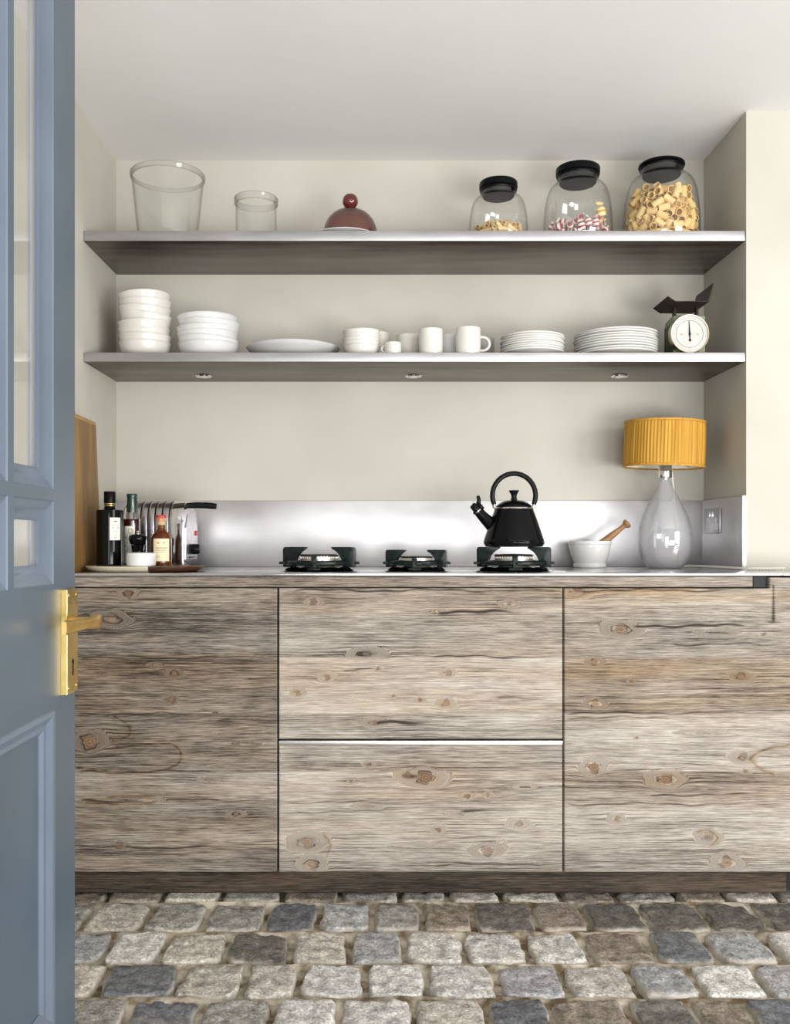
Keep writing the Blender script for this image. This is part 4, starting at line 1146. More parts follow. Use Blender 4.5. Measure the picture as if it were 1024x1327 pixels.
def handle_arc(r, z0, z1, out, side, th=0.0045):
    """D-shaped handle in the x-z plane on the given side"""
    pts = []
    for i in range(15):
        a = -PI / 2 + PI * i / 14
        pts.append((side * (r - 0.002 + out * math.cos(a) ** 0.75 if math.cos(a) > 1e-6 else side * 0 + (r - 0.002)), 0, (z0 + z1) / 2 + (z1 - z0) / 2 * math.sin(a)))
    pts = [(side * abs(p[0]), p[1], p[2]) for p in pts]
    return tube(bmesh.new(), pts, th, 10)
def mug(name, label, cat, px, d, r, h, mat, handle=None, belly=1.0, rz=0, foot=.86):
    x = (px - PX) * d / F
    t = thing(name, label, cat, (x, d, Z2 + 0.0008), (0, 0, rz))
    o = [(foot * r, 0), (foot * r + .003, 0.0015), (r * .97, .16 * h), (r * belly, .5 * h), (r * .985, .9 * h), (r * .975, h)]
    i = [(r * .975 - .0035, h - .0006), (r * belly - .0042, .5 * h), (r * .9 - .003, .12 * h), (.5 * r, .07 * h), (0, .065 * h)]
    obj('cup_body', lath([(0, 0)] + smooth_prof(o, 4) + smooth_prof(i, 3), 48), mat, t, sharp=60)
    if handle: obj('handle', handle_arc(r, handle[0], handle[1], handle[2], handle[3], handle[4]), mat, t)
    return t
mug('cream_beaker', 'cream beaker half hidden behind the short stack of small bowls', 'cup', 488, 3.135, 0.0455, 0.114, 'ivory_china')
mug('espresso_cup', 'tiny cream espresso cup at the front of the lower shelf', 'cup', 509.5, 2.94, 0.0268, 0.041, 'cream_china', (0.012, 0.032, 0.011, -1, 0.0025), foot=.8)
mug('wide_mug', 'pale buff mug standing behind the tiny espresso cup', 'mug', 529.5, 3.05, 0.0415, 0.088, 'ivory_china', (0.02, 0.068, 0.02, 1, 0.004), rz=R_(70))
mug('mug', 'cream mug without a visible handle in the middle of the lower shelf', 'mug', 558.5, 2.945, 0.0385, 0.0835, 'cream_china', (0.018, 0.062, 0.022, 1, 0.0042), rz=R_(95))
mug('white_beaker', 'slim bright white beaker between the two front cream mugs', 'cup', 582.5, 3.03, 0.0285, 0.085, 'white_china', foot=.8)
mug('mug', 'cream mug with its round handle pointing right', 'mug', 606.8, 2.94, 0.0400, 0.0865, 'cream_china', (0.016, 0.060, 0.030, 1, 0.0042))
mug('tumbler', 'grey glass tumbler standing behind the mug handle', 'tumbler', 627, 3.10, 0.036, 0.088, 'grey_glass')
def plate_prof(R):
    return [(0, 0), (.56 * R, 0), (.585 * R, .0015), (.64 * R, .0035), (.90 * R, .0125), (.975 * R, .0150), (R, .0168), (R, .0195), (.985 * R, .0208), (.955 * R, .0195), (.88 * R, .0168), (.62 * R, .0075), (.55 * R, .006), (0, .006)]
stack('side_plate', ords('side plate', 'the smaller plate stack right of the mugs'), 'plate', 'side plates', lath(smooth_prof(plate_prof(0.1015), 2), 64), 'plate_china', 690, 2.995, 8, 0.0072, .55, 0.0022, 12)
stack('dinner_plate', ords('dinner plate', 'the larger plate stack beside the green scale'), 'plate', 'dinner plates', lath(smooth_prof(plate_prof(0.1345), 2), 72), 'plate_china', 798, 3.035, 9, 0.0084, .5, 0.0025, 5)

# kitchen scale
def kitchen_scale():
    t = thing('kitchen_scale', 'old green kitchen scale with a round white dial and brown pan', 'scale', (0.995, 2.95, Z2 + 0.0008))
    hx, dp, h = 0.0505, 0.098, 0.133
    bm = bmesh.new()
    # the cabinet flares a little towards its foot
    poly = [(0.0, 0.0), (dp, 0.0), (dp, 0.112), (dp - 0.012, 0.126), (0.012, h), (0.0, h - 0.004)]
    prism(bm, poly, 'x', -hx, hx, bev=0.0025)
    box(bm, -hx - 0.004, hx + 0.004, -0.004, dp + 0.003, 0.0, 0.014, bev=0.002)
    obj('housing', bm, 'green_paint', t)
    bm = bmesh.new()
    box(bm, -hx - 0.0012, -hx - 0.0002, 0.006, dp - 0.006, 0.018, 0.108)
    box(bm, hx + 0.0002, hx + 0.0012, 0.006, dp - 0.006, 0.018, 0.108)
    o = obj('side_panel', bm, 'green_dark', t, smooth=False)
    dz = 0.066
    dx = -0.009
    rim = lath([(0.050, 0.0), (0.0605, 0.0), (0.0615, 0.010), (0.0612, 0.030), (0.0600, 0.0325), (0.0580, 0.032), (0.0572, 0.029), (0.0572, 0.002), (0.050, 0.0)], 56)
    xform(rim, Matrix.Translation((dx, 0, dz)) @ Matrix.Rotation(PI / 2, 4, 'X'))
    dial = obj('dial_rim', rim, 'dial_rim', t, sharp=40)
    face = lath([(0, 0.024), (0.0571, 0.024), (0.0571, 0.0275), (0, 0.0275)], 48)
    xform(face, Matrix.Translation((dx, 0, dz)) @ Matrix.Rotation(PI / 2, 4, 'X'))
    obj('dial_face', face, 'dial', dial)
    tk = bmesh.new()
    for i in range(80):
        a = 2 * PI * i / 80
        r0 = 0.0465 if i % 5 == 0 else 0.0495
        b = bx(r0, 0.0525, -0.00025, 0.00025, 0, 0.0004)
        xform(b, Matrix.Translation((dx, -0.0273, dz)) @ Matrix.Rotation(PI / 2, 4, 'X') @ Matrix.Rotation(a, 4, 'Z'))
        me = bpy.data.meshes.new('tmp'); b.to_mesh(me); b.free(); tk.from_mesh(me); bpy.data.meshes.remove(me)
    for r in (0.0420, 0.0430):
        lathe_b = lath([(r, 0.0), (r + 0.0005, 0.0), (r + 0.0005, 0.0004), (r, 0.0004), (r, 0)], 48)
        xform(lathe_b, Matrix.Translation((dx, -0.0273, dz)) @ Matrix.Rotation(PI / 2, 4, 'X'))
        me = bpy.data.meshes.new('tmp'); lathe_b.to_mesh(me); lathe_b.free(); tk.from_mesh(me); bpy.data.meshes.remove(me)
    obj('scale_marks', tk, 'ink', dial, smooth=False)
    em = bmesh.new()
    for s in (-1, 1):
        q = lath([(0, 0), (0.0042, 0), (0.0042, 0.0004), (0, 0.0004)], 12)
        xform(q, Matrix.Translation((dx + s * 0.0255, -0.0273, dz - 0.001)) @ Matrix.Rotation(PI / 2, 4, 'X') @ Matrix.Scale(0.6, 4, (0, 1, 0)))
        me = bpy.data.meshes.new('tmp'); q.to_mesh(me); q.free(); em.from_mesh(me); bpy.data.meshes.remove(me)
    obj('emblem', em, 'gold', dial, smooth=False)
    nd = bmesh.new()
    prism(nd, [(-0.0006, 0.042), (0.0006, 0.042), (0.0022, 0.006), (0.0034, 0.0), (0.0016, -0.006), (0.0016, -0.014), (0.0042, -0.019), (0.0, -0.024), (-0.0042, -0.019), (-0.0016, -0.014), (-0.0016, -0.006), (-0.0034, 0.0), (-0.0022, 0.006)], 'y', -0.0296, -0.0286)
    xform(nd, Matrix.Translation((dx, 0, dz - 0.001)) @ Matrix.Rotation(R_(-3), 4, 'Y'))
    obj('needle', nd, 'black_plastic', dial, smooth=False)
    # tray of the scale: flat with a low lip on the left and a tall flap on the right
    pz = 0.163
    th = 0.002
    poly = [(-0.086, pz + 0.016), (-0.083, pz + 0.017), (-0.060, pz + th), (0.043, pz + th), (0.058, pz + 0.058), (0.0605, pz + 0.057), (0.046, pz), (-0.061, pz)]
    bm = bmesh.new()
    prism(bm, poly, 'y', -0.048, 0.105)
    obj('pan', bm, 'pan_brown', t, smooth=False)
    for px_ in (-0.036, 0.036):
        bm = bmesh.new()
        box(bm, px_ - 0.004, px_ + 0.004, 0.03, 0.05, h - 0.008, pz + 0.0005, bev=0.001)
        obj('pan_support', bm, 'pan_brown', t)
    s = lath([(0, 0), (0.009, 0), (0.008, 0.004), (0.003, 0.006), (0, 0.0065)], 20)
    xform(s, Matrix.Translation((-0.006, 0.016, h - 0.004)))
    obj('zero_knob', s, 'pan_brown', t)
kitchen_scale()

# ------------------------------------------------------------------ worktop: burners and kettle
def burner(label, px, s, hs):
    d = 2.855
    t = thing('gas_burner', label, 'burner', ((px - PX) * d / F, d, ZT + 0.0006), group='gas burners on the worktop')
    obj('base_plate', lath([(0, 0), (0.104 * s, 0), (0.108 * s, 0.003), (0.098 * s, 0.0085), (0.075 * s, 0.0115), (0, 0.0125)], 48), 'enamel', t)
    H = 0.072 * hs
    zr = 0.022
    # ring with four arms that reach out past the supports
    bm = lath([(0.074 * s, zr - .006), (0.100 * s, zr - .006), (0.104 * s, zr - .001), (0.104 * s, zr + .005), (0.099 * s, zr + .009), (0.076 * s, zr + .008), (0.073 * s, zr + .003), (0.074 * s, zr - .006)], 48)
    for a in (0, PI / 2, PI, 1.5 * PI):
        b = bx(0.098 * s, 0.124 * s, -0.009, 0.009, zr - 0.003, zr + 0.005, bev=0.002)
        xform(b, Matrix.Rotation(a, 4, 'Z'))
        me = bpy.data.meshes.new('tmp'); b.to_mesh(me); b.free(); bm.from_mesh(me); bpy.data.meshes.remove(me)
    obj('support_ring', bm, 'iron', t)
    for side in (-1, 1):
        poly = [(0.112, 0.010), (0.113, H - .008), (0.110, H - .001), (0.104, H), (0.044, H), (0.042, H - .003), (0.046, H - .006), (0.062, H - .014), (0.072, H - .026), (0.078, H - .040), (0.080, 0.010)]
        poly = [(side * x * s, z) for x, z in poly]
        b = bmesh.new(); prism(b, poly, 'y', -0.019, 0.019, bev=0.0015)
        xform(b, Matrix.Rotation(R_(-14), 4, 'Z'))
        obj('pan_support', b, 'iron', t, sharp=30)
    for a in (1, -1):
        b = bmesh.new()
        yy = 0.094 * s
        box(b, -0.008, 0.008, a * yy - 0.010, a * yy + 0.010, 0.004, 0.045 * hs if a == -1 else 0.040 * hs, bev=0.002)
        box(b, -0.020, 0.020, a * yy - 0.013, a * yy + 0.013, 0.002, 0.010, bev=0.002)
        xform(b, Matrix.Translation((-0.010 if a == -1 else 0, 0, 0)))
        obj('rear_support' if a == 1 else 'front_post', b, 'iron', t)
    rb = 0.058 * s
    zb = 0.026 * hs
    bm = lath([(0, 0.012), (rb * .8, 0.012), (rb * .9, zb), (rb, zb + .002), (rb, zb + .016 * hs), (rb * .9, zb + .0165 * hs), (0, zb + .0165 * hs)], 48)
    n = 40
    for i in range(n):
        a = 2 * PI * i / n
        b = bx(rb - 0.003, rb + 0.0012, -0.0016, 0.0016, zb + .011 * hs, zb + .0185 * hs)
        xform(b, Matrix.Rotation(a, 4, 'Z'))
        me = bpy.data.meshes.new('tmp'); b.to_mesh(me); b.free(); bm.from_mesh(me); bpy.data.meshes.remove(me)
    obj('flame_ring', bm, 'serrated', t, smooth=False)
    obj('burner_cap', lath([(0, zb + .0186 * hs), (rb * 1.04, zb + .0186 * hs), (rb * 1.05, zb + .021 * hs), (rb * .98, zb + .0235 * hs), (0, zb + .025 * hs)], 48), 'iron', t)
    return (px - PX) * d / F, d, ZT + 0.0006 + H
burner('left large gas burner with nothing on it', 414, 1.0, 1.0)
burner('smallest gas burner, between the other two', 540, 0.84, 0.88)
kx, kd, kz = burner('right large gas burner carrying the black kettle', 666, 1.0, 1.0)

def kettle():
    t = thing('stove_kettle', 'glossy black stovetop kettle with an arched handle on the right burner', 'kettle', (kx + 0.0005, kd, kz + 0.0006))
    body = [(0.0, 0.0), (0.080, 0.0), (0.089, 0.004), (0.0935, 0.012), (0.0925, 0.021), (0.0875, 0.036), (0.0795, 0.060), (0.0700, 0.087), (0.0625, 0.106), (0.0592, 0.1165)]
    obj('body', lath(smooth_prof(body, 4) + [(0.056, 0.1175), (0, 0.1175)], 64), 'enamel', t, sharp=60)
    obj('rim', lath([(0.0565, 0.1165), (0.0602, 0.1165), (0.0606, 0.1185), (0.0595, 0.1205), (0.0565, 0.1205), (0.0565, 0.1165)], 64), 'chrome', t)
    l = obj('lid', lath(smooth_prof([(0, 0.1200), (0.0540, 0.1200), (0.0555, 0.1215), (0.0520, 0.1275), (0.0430, 0.1350), (0.0300, 0.1410), (0.014, 0.1440), (0.0, 0.1446)], 3), 56), 'enamel', t, sharp=50)
    obj('knob', lath(smooth_prof([(0, 0.143), (0.0100, 0.144), (0.0085, 0.150), (0.0085, 0.157), (0.0110, 0.164), (0.0150, 0.170), (0.0155, 0.1725), (0.0145, 0.174), (0, 0.1745)], 3), 32), 'black_plastic', l, sharp=50)
    # spout to the left
    bm = bmesh.new()
    tube(bm, [(-0.058, 0, 0.058), (-0.078, 0, 0.076), (-0.098, 0, 0.096), (-0.112, 0, 0.112)], [0.024, 0.0195, 0.0165, 0.0150], 18)
    sp_ = obj('spout', bm, 'enamel', t)
    bm = bmesh.new()
    tube(bm, [(-0.1095, 0, 0.109), (-0.1115, 0, 0.1112)], [0.0166, 0.0166], 18)
    obj('spout_ring', bm, 'chrome', sp_)
    bm = bmesh.new()
    tube(bm, [(-0.1115, 0, 0.1115), (-0.117, 0, 0.117), (-0.124, 0, 0.121), (-0.131, 0, 0.116)], [0.0160, 0.0170, 0.0150, 0.008], 16)
    tube(bm, [(-0.113, 0, 0.120), (-0.110, 0, 0.132), (-0.108, 0, 0.144), (-0.110, 0, 0.153), (-0.113, 0, 0.157)], [0.0085, 0.0072, 0.0062, 0.0058, 0.004], 12)
    tube(bm, [(-0.105, -0.006, 0.122), (-0.099, -0.006, 0.127)], [0.0125, 0.011], 12)
    obj('whistle', bm, 'black_plastic', sp_)
    # arched handle
    pts = []
    R, zc = 0.0665, 0.158
    for i in range(25):
        a = R_(-24) + (PI + R_(48)) * i / 24
        pts.append((R * math.cos(a), 0, zc + R * 1.02 * math.sin(a)))
    bm = bmesh.new()
    tube(bm, pts, [0.0068] + [0.0078] * 23 + [0.0068], 14)
    obj('handle', bm, 'black_plastic', t)
    for s in (-1, 1):
        bm = bmesh.new()
        tube(bm, [(s * 0.055, 0, 0.1185), (s * 0.061, 0, 0.124), (s * 0.0615, 0, 0.134)], [0.0065, 0.0058, 0.0050], 12)
        obj('handle_bracket', bm, 'chrome', t)
kettle()

# mortar and pestle
mx_, md = (764.5 - PX) * 3.145 / F, 3.145
def mortar():
    o = [(0.052, 0), (0.0545, 0.003), (0.0550, 0.011), (0.0525, 0.014), (0.0545, 0.020), (0.0625, 0.040), (0.0685, 0.066), (0.0700, 0.078), (0.0720, 0.080), (0.0725, 0.088), (0.0712, 0.0905)]
    i = [(0.0665, 0.0900), (0.0645, 0.080), (0.0575, 0.045), (0.040, 0.024), (0.02, 0.018), (0, 0.017)]
    return lath([(0, 0)] + smooth_prof(o, 3) + smooth_prof(i, 3), 56)
tag(obj('mortar', mortar(), 'white_china', sharp=50), 'white porcelain mortar bowl between the kettle and the lamp', 'mortar').location = (mx_, md, ZT + 0.0008)
pe = thing('pestle', 'wooden handled pestle leaning out of the white mortar', 'pestle', (mx_, md, ZT + 0.0008))
A = Vector((-0.012, 0.0, 0.040)); B = Vector(((813 - 764.5) * 3.13 / F, -0.012, 0.151 - 0.0))
dv = (B - A); Lp = dv.length
hd = smooth_prof([(0, Lp * .28), (0.0125, Lp * .28), (0.0135, Lp * .40), (0.0115, Lp * .62), (0.0085, Lp * .80), (0.0085, Lp * .90), (0.0125, Lp * .935), (0.0155, Lp * .96), (0.0150, Lp * .995), (0.010, Lp * 1.01), (0, Lp * 1.012)], 3)
bm = lath(hd, 24)
rotm = dv.to_track_quat('Z', 'Y').to_matrix().to_4x4()
xform(bm, Matrix.Translation(A) @ rotm)
obj('handle', bm, 'pestle_wood', pe)
bm = lath(smooth_prof([(0, 0), (0.012, 0.001), (0.017, 0.010), (0.0165, 0.022), (0.0115, Lp * .28), (0, Lp * .28)], 3), 24)
xform(bm, Matrix.Translation(A) @ rotm)
obj('head', bm, 'white_china', pe)

# ------------------------------------------------------------------ table lamp
def lamp():
    d = 3.075
    x = (862 - PX) * d / F
    t = thing('table_lamp', 'glass teardrop table lamp with a pleated mustard shade in the right corner', 'lamp', (x, d, ZT + 0.0008))
    k = [(0.050, 0), (0.058, 0.004), (0.072, 0.022), (0.0835, 0.052), (0.0885, 0.090), (0.0855, 0.128), (0.0745, 0.168), (0.0570, 0.208), (0.0380, 0.244), (0.0255, 0.270), (0.0205, 0.290), (0.0190, 0.300)]
    obj('base', lath(shell(smooth_prof(k, 4), 0.004), 64), 'lamp_glass', t, sharp=60)
    obj('collar', lath([(0, 0.292), (0.013, 0.292), (0.013, 0.299), (0.0215, 0.299), (0.0225, 0.302), (0.0225, 0.345), (0.021, 0.348), (0.0145, 0.349), (0.0145, 0.372), (0, 0.372)], 36), 'chrome', t)
    rnd = random.Random(2)
    npl = 74
    ph = [rnd.uniform(-.35, .35) for _ in range(npl)]; am = [rnd.uniform(.5, 1.3) for _ in range(npl)]
    R, z0, z1 = 0.1295, 0.337, 0.482
    sh = thing('lamp_shade', None, None); sh.parent = t
    seg = npl * 6
    def rf(r, z, a):
        u = a / (2 * PI) * npl
        i = int(u) % npl
        w = math.sin((u % 1) * 2 * PI + ph[i] * math.sin((u % 1) * PI) * 2)
        edge_ = min(1, (z - z0) / 0.02, (z1 - z) / 0.02)
        return r + 0.0016 * am[i] * w * (0.35 + 0.65 * max(0, edge_))
    bm = lath([(R, z0), (R, z0 + .02), (R, (z0 + z1) / 2), (R - .001, z1 - .02), (R - .0015, z1)], seg, rfun=rf)
    cv = obj('pleated_cover', bm, 'mustard', sh, sharp=80)
    bm = lath([(R - .004, z0), (R - .0055, z1), (R - .0065, z1), (R - .005, z0), (R - .004, z0)], 72)
    obj('liner', bm, 'liner', sh)
    for zz in (z0, z1):
        q = R - (0.0015 if zz == z1 else 0)
        bm = lath([(q - .006, zz - .001), (q - .006, zz + .001), (q + .0015, zz + .004), (q + .003, zz + .003), (q + .003, zz - .003), (q + .0015, zz - .004), (q - .006, zz - .001)], 72)
        obj('trim', bm, 'mustard_trim', sh)
    bm = bmesh.new()
    for i in range(3):
        a = 2 * PI * i / 3 + .5
        tube(bm, [(0.013 * math.cos(a), 0.013 * math.sin(a), z0 + .028), (0.06 * math.cos(a), 0.06 * math.sin(a), z0 + .020), ((R - .005) * math.cos(a), (R - .005) * math.sin(a), z0 + .004)], 0.0016, 6)
    obj('spider', bm, 'chrome', sh)
    # the shade sits slightly crooked on its fitting
    sh.location = (0.0035, 0, 0)
    piv = Matrix.Translation((0, 0, 0.37)) @ Matrix.Rotation(R_(1.6), 4, 'Y') @ Matrix.Rotation(R_(1.2), 4, 'X') @ Matrix.Translation((0, 0, -0.37))
    sh.matrix_local = Matrix.Translation((-0.004, 0, 0)) @ piv
    bulb = lath(smooth_prof([(0.011, 0.370), (0.013, 0.380), (0.024, 0.402), (0.029, 0.422), (0.025, 0.442), (0.012, 0.455), (0, 0.458)], 3), 28)
    obj('bulb', bulb, 'white_plastic', t)
    # twisted flex from the collar down behind the base, along the worktop and round the corner
    base = Vector((x, d, ZT + 0.0008))
    path = [(0.018, 0.008, 0.345), (0.028, 0.020, 0.318), (0.040, 0.040, 0.26), (0.052, 0.068, 0.20), (0.068, 0.092, 0.12), (0.080, 0.108, 0.04), (0.088, 0.105, 0.0062), (0.105, 0.085, 0.0056), (0.125, 0.06, 0.0056), (0.142, 0.02, 0.0056), (0.155, -0.05, 0.0056), (0.165, -0.13, 0.0056), (0.172, -0.20, 0.0056), (0.182, -0.232, 0.0056), (0.215, -0.236, 0.0056), (0.30, -0.225, 0.0056)]
    pts = [Vector((p[0], p[1], p[2])) for p in smooth3(path, 26)]
    bm = bmesh.new()
    for s in (0, PI):
        q = []
        L = 0
        for i, p in enumerate(pts):
            if i: L += (p - pts[i - 1]).length
            tt = (pts[min(i + 1, len(pts) - 1)] - pts[max(i - 1, 0)]).normalized()
            n1 = tt.cross(Vector((0.3, 0.5, 0.8))).normalized(); n2 = tt.cross(n1)
            a = L / 0.021 * 2 * PI + s
            q.append(p + (n1 * math.cos(a) + n2 * math.sin(a)) * 0.0021)
        tube(bm, q, 0.0025, 6)
    obj('flex', bm, 'cord', t)
def smooth3(pts, n):
    out = []
    Q = [pts[0]] + list(pts) + [pts[-1]]
    for i in range(1, len(Q) - 2):
        p0, p1, p2, p3 = [np.array(Q[i + k], float) for k in (-1, 0, 1, 2)]
        for t in np.linspace(0, 1, n, endpoint=False):
            out.append(tuple(0.5 * ((2 * p1) + (-p0 + p2) * t + (2 * p0 - 5 * p1 + 4 * p2 - p3) * t * t + (-p0 + 3 * p1 - 3 * p2 + p3) * t ** 3)))
    out.append(tuple(pts[-1]))
    return out
lamp()

# double socket on the right-hand splashback (its face looks towards -x)
so = thing('wall_socket', 'brushed steel double power socket on the right splashback beside the lamp', 'socket', (XR - 0.0104, 3.133, 1.0845))
obj('face_plate', bx(-0.005, 0, -0.073, 0.073, -0.043, 0.043, bev=0.002), 'socket', so)
for s in (-1, 1):
    bm = bmesh.new()
    cy = s * 0.037
    for (y, z, w, h_) in ((cy, -0.004, 0.004, 0.008), (cy - 0.011, -0.020, 0.0065, 0.0042), (cy + 0.011, -0.020, 0.0065, 0.0042)):
        box(bm, -0.0058, -0.0049, y - w / 2 - .001, y + w / 2 + .001, z - h_ / 2, z + h_ / 2)
    box(bm, -0.0054, -0.0047, cy - 0.020, cy + 0.020, -0.031, -0.010, bev=0.0003)
    box(bm, -0.0054, -0.0047, cy - 0.008, cy + 0.008, -0.012, 0.010, bev=0.0003)
    obj('outlet', bm, 'white_plastic', so, smooth=False)
    bm = bmesh.new()
    box(bm, -0.0085, -0.0045, s * 0.012 - 0.005, s * 0.012 + 0.005, 0.012, 0.030, bev=0.001)
    obj('switch', bm, 'chrome', so)

# ------------------------------------------------------------------ left end of the worktop
# chopping board leaning on the wall
cb = thing('chopping_board', 'brown wooden chopping board with a handle leaning on the left wall', 'chopping board', (-0.8755, 2.66, ZT + 0.001), (0, R_(-2.2), 0))
def board_outline():
    H, W = 0.4675, 0.295
    pts = [(0.004, 0), (W - 0.006, 0), (W, 0.006), (W, H - .012), (W - .006, H)]
    # low rounded hand hold at the near end of the top edge
    pts += [(0.106, H + .001)]
    for i in range(12):
        y = 0.096 - 0.092 * i / 11
        pts.append((y, H - .045 + math.sqrt(0.081 ** 2 - (y - 0.03) ** 2)))
    pts += [(0, H + .024), (0, 0.004)]
    return pts
bm = bmesh.new()
prism(bm, board_outline(), 'x', -0.0175, -0.0045)
obj('board', bm, 'board_wood', cb, smooth=False)
bm = bmesh.new()
box(bm, -0.0046, 0.0, 0.0005, 0.2945, 0.0006, 0.466)
# chamfered face: narrow the front of the slab
for v in bm.verts:
    if v.co.x > -0.001:
        v.co.y = 0.012 if v.co.y < 0.1 else 0.278
        v.co.z = 0.0006 if v.co.z < 0.1 else 0.458
obj('bevelled_face', bm, 'board_edge', cb, smooth=False)
bm = bmesh.new()
box(bm, -0.0002, 0.0006, 0.0135, 0.2765, 0.0012, 0.4565)
obj('face_veneer', bm, 'board_wood', cb, smooth=False)

# serving board: cream stone with a dark wooden end
TZ = 0.0165
tr = thing('serving_board', 'long oval cream and dark wood serving board under the bottles', 'serving board', (-0.694, 2.772, ZT + 0.0008))
def half_oval(x0, x1, a, b, n=40):
    pts = []
    xs = np.linspace(x0, x1, n)
    up = [(x, b * math.sqrt(max(0, 1 - abs(x / a) ** 2.4))) for x in xs]
    return up + [(x, -y) for x, y in up[::-1]]
def oval_slab(x0, x1, a, b, z0, z1, inset):
    bm = bmesh.new()
    def ring(k, z):
        pts = half_oval(x0, x1, a, b)
        out = []
        for x, y in pts:
            xx = x * (1 - k / a) if (abs(x) > a * .999 or True) else x
            out.append(bm.verts.new((min(max(xx, x0 + (k if x0 < -a * .9 else 0)), x1 - (k if x1 > a * .9 else 0)), y * (1 - k / b), z)))
        return out
    rs = [ring(inset, z0), ring(inset * .35, z0 + (z1 - z0) * .4), ring(0, z1 - 0.002), ring(0.0015, z1)]
    for A, B in zip(rs, rs[1:]):
        n = len(A)
        for i in range(n):
            bm.faces.new((A[i], A[(i + 1) % n], B[(i + 1) % n], B[i]))
    bm.faces.new(rs[0][::-1]); bm.faces.new(rs[-1])
    bmesh.ops.remove_doubles(bm, verts=bm.verts, dist=1e-5)
    return bm
obj('stone_slab', oval_slab(-0.176, 0.0385, 0.176, 0.128, 0, TZ, 0.022), 'marble', tr, sharp=50)
obj('wood_end', oval_slab(0.039, 0.176, 0.176, 0.128, 0, TZ, 0.022), 'walnut', tr, sharp=50)
ZTR = ZT + 0.0008 + TZ + 0.0006

def at_px(px, d): return (px - PX) * d / F
# black olive oil bottle
d_ = 2.775
ob = thing('oil_bottle', 'tall black bottle with square shoulders nearest the chopping board', 'bottle', (at_px(142.3, d_), d_, ZTR))
k = 2.775 / F
zz = lambda y: EYE - (y - PY) * k - ZTR
sh_ = zz(661)
obj('body', lath(smooth_prof([(0, 0), (0.036, 0), (0.0385, 0.003), (0.0390, 0.010), (0.0392, sh_ * .5), (0.0392, sh_ - .008), (0.0375, sh_ - .002), (0.032, sh_), (0.0205, sh_ + .002), (0.0165, sh_ + .006), (0.0150, sh_ + .012), (0.0148, zz(652)), (0, zz(652))], 2), 48), 'bottle_black', ob)
obj('cap', lath([(0, zz(652)), (0.0168, zz(652)), (0.0172, zz(650)), (0.0172, zz(638)), (0.0160, zz(637)), (0, zz(637))], 36), 'lid_black', ob)
bm = lath([(0.0152, zz(656)), (0.0162, zz(656)), (0.0162, zz(655)), (0.0152, zz(655))], 36)
lathe(bm, [(0.0152, zz(653.6)), (0.0166, zz(653.6)), (0.0166, zz(652.6)), (0.0152, zz(652.6))], 36)
obj('neck_band', bm, 'gold', ob)
lb = obj('label', label_patch(0.034, zz(700), zz(671), 0.0394, -PI / 2 + R_(40)), 'paper', ob)
bm = bmesh.new()
rr = random.Random(1)
for (z0_, w_, h_) in ((zz(676), .010, .0022), (zz(681), .016, .0014), (zz(684), .018, .003), (zz(689), .012, .001), (zz(694), .006, .001), (zz(697), .007, .001)):
    box(bm, -w_ / 2, w_ / 2, -0.0010, -0.0005, z0_ - h_ / 2, z0_ + h_ / 2)
wrap(bm, 0.0394, -PI / 2 + R_(40)); obj('print', bm, 'ink', lb, smooth=False)

# wine vinegar bottle
d_ = 2.842
vb = thing('vinegar_bottle', 'dark red bottle with a green foil neck behind the pepper mill', 'bottle', (at_px(171.2, d_), d_, ZTR))
k = d_ / F
sh_ = zz(675)
obj('body', lath(smooth_prof([(0, 0), (0.0225, 0), (0.0248, 0.003), (0.0252, 0.01), (0.0252, sh_ * .6), (0.0252, sh_), (0.0245, sh_ + .003), (0, sh_ + .003)], 2), 40), 'wine', vb)
bm = lath(smooth_prof([(0.0252, sh_), (0.0250, zz(672)), (0.0215, zz(667)), (0.0170, zz(662)), (0.0148, zz(658))], 3) + [(0.0125, zz(658)), (0.0225, zz(672)), (0.0235, sh_ + .0032), (0.0252, sh_)], 40)
obj('shoulder', bm, 'jar_glass', vb)
obj('foil_cap', lath([(0, zz(664)), (0.0150, zz(664)), (0.0156, zz(660)), (0.0152, zz(645)), (0.0160, zz(644)), (0.0162, zz(641)), (0.0150, zz(640)), (0, zz(640))], 36), 'cap_green', vb)
lb = obj('label', label_patch(0.034, zz(730), zz(682), 0.0254, -PI / 2 + R_(-6)), 'paper', vb)
tx = text_mesh('VOLPAIA', 0.0165)
xform(tx, Matrix.Translation((-0.009, -0.0010, (zz(730) + zz(694)) / 2 + .008)) @ Matrix.Rotation(PI / 2, 4, 'X') @ Matrix.Rotation(PI / 2, 4, 'Z'))
for v in tx.verts: v.co.y = -0.0008 + (v.co.y + 0.0010) * .5
wrap(tx, 0.0254, -PI / 2 + R_(-6)); obj('lettering', tx, 'ink', lb, smooth=False)
bm = bmesh.new()
prism(bm, [(0.0, zz(693)), (-0.0065, zz(689.5)), (-0.0065, zz(686.5)), (-0.004, zz(685)), (0.004, zz(685)), (0.0065, zz(686.5)), (0.0065, zz(689.5))], 'y', -0.0010, -0.0005)
wrap(bm, 0.0254, -PI / 2 + R_(4)); obj('crest', bm, 'gold', lb, smooth=False)

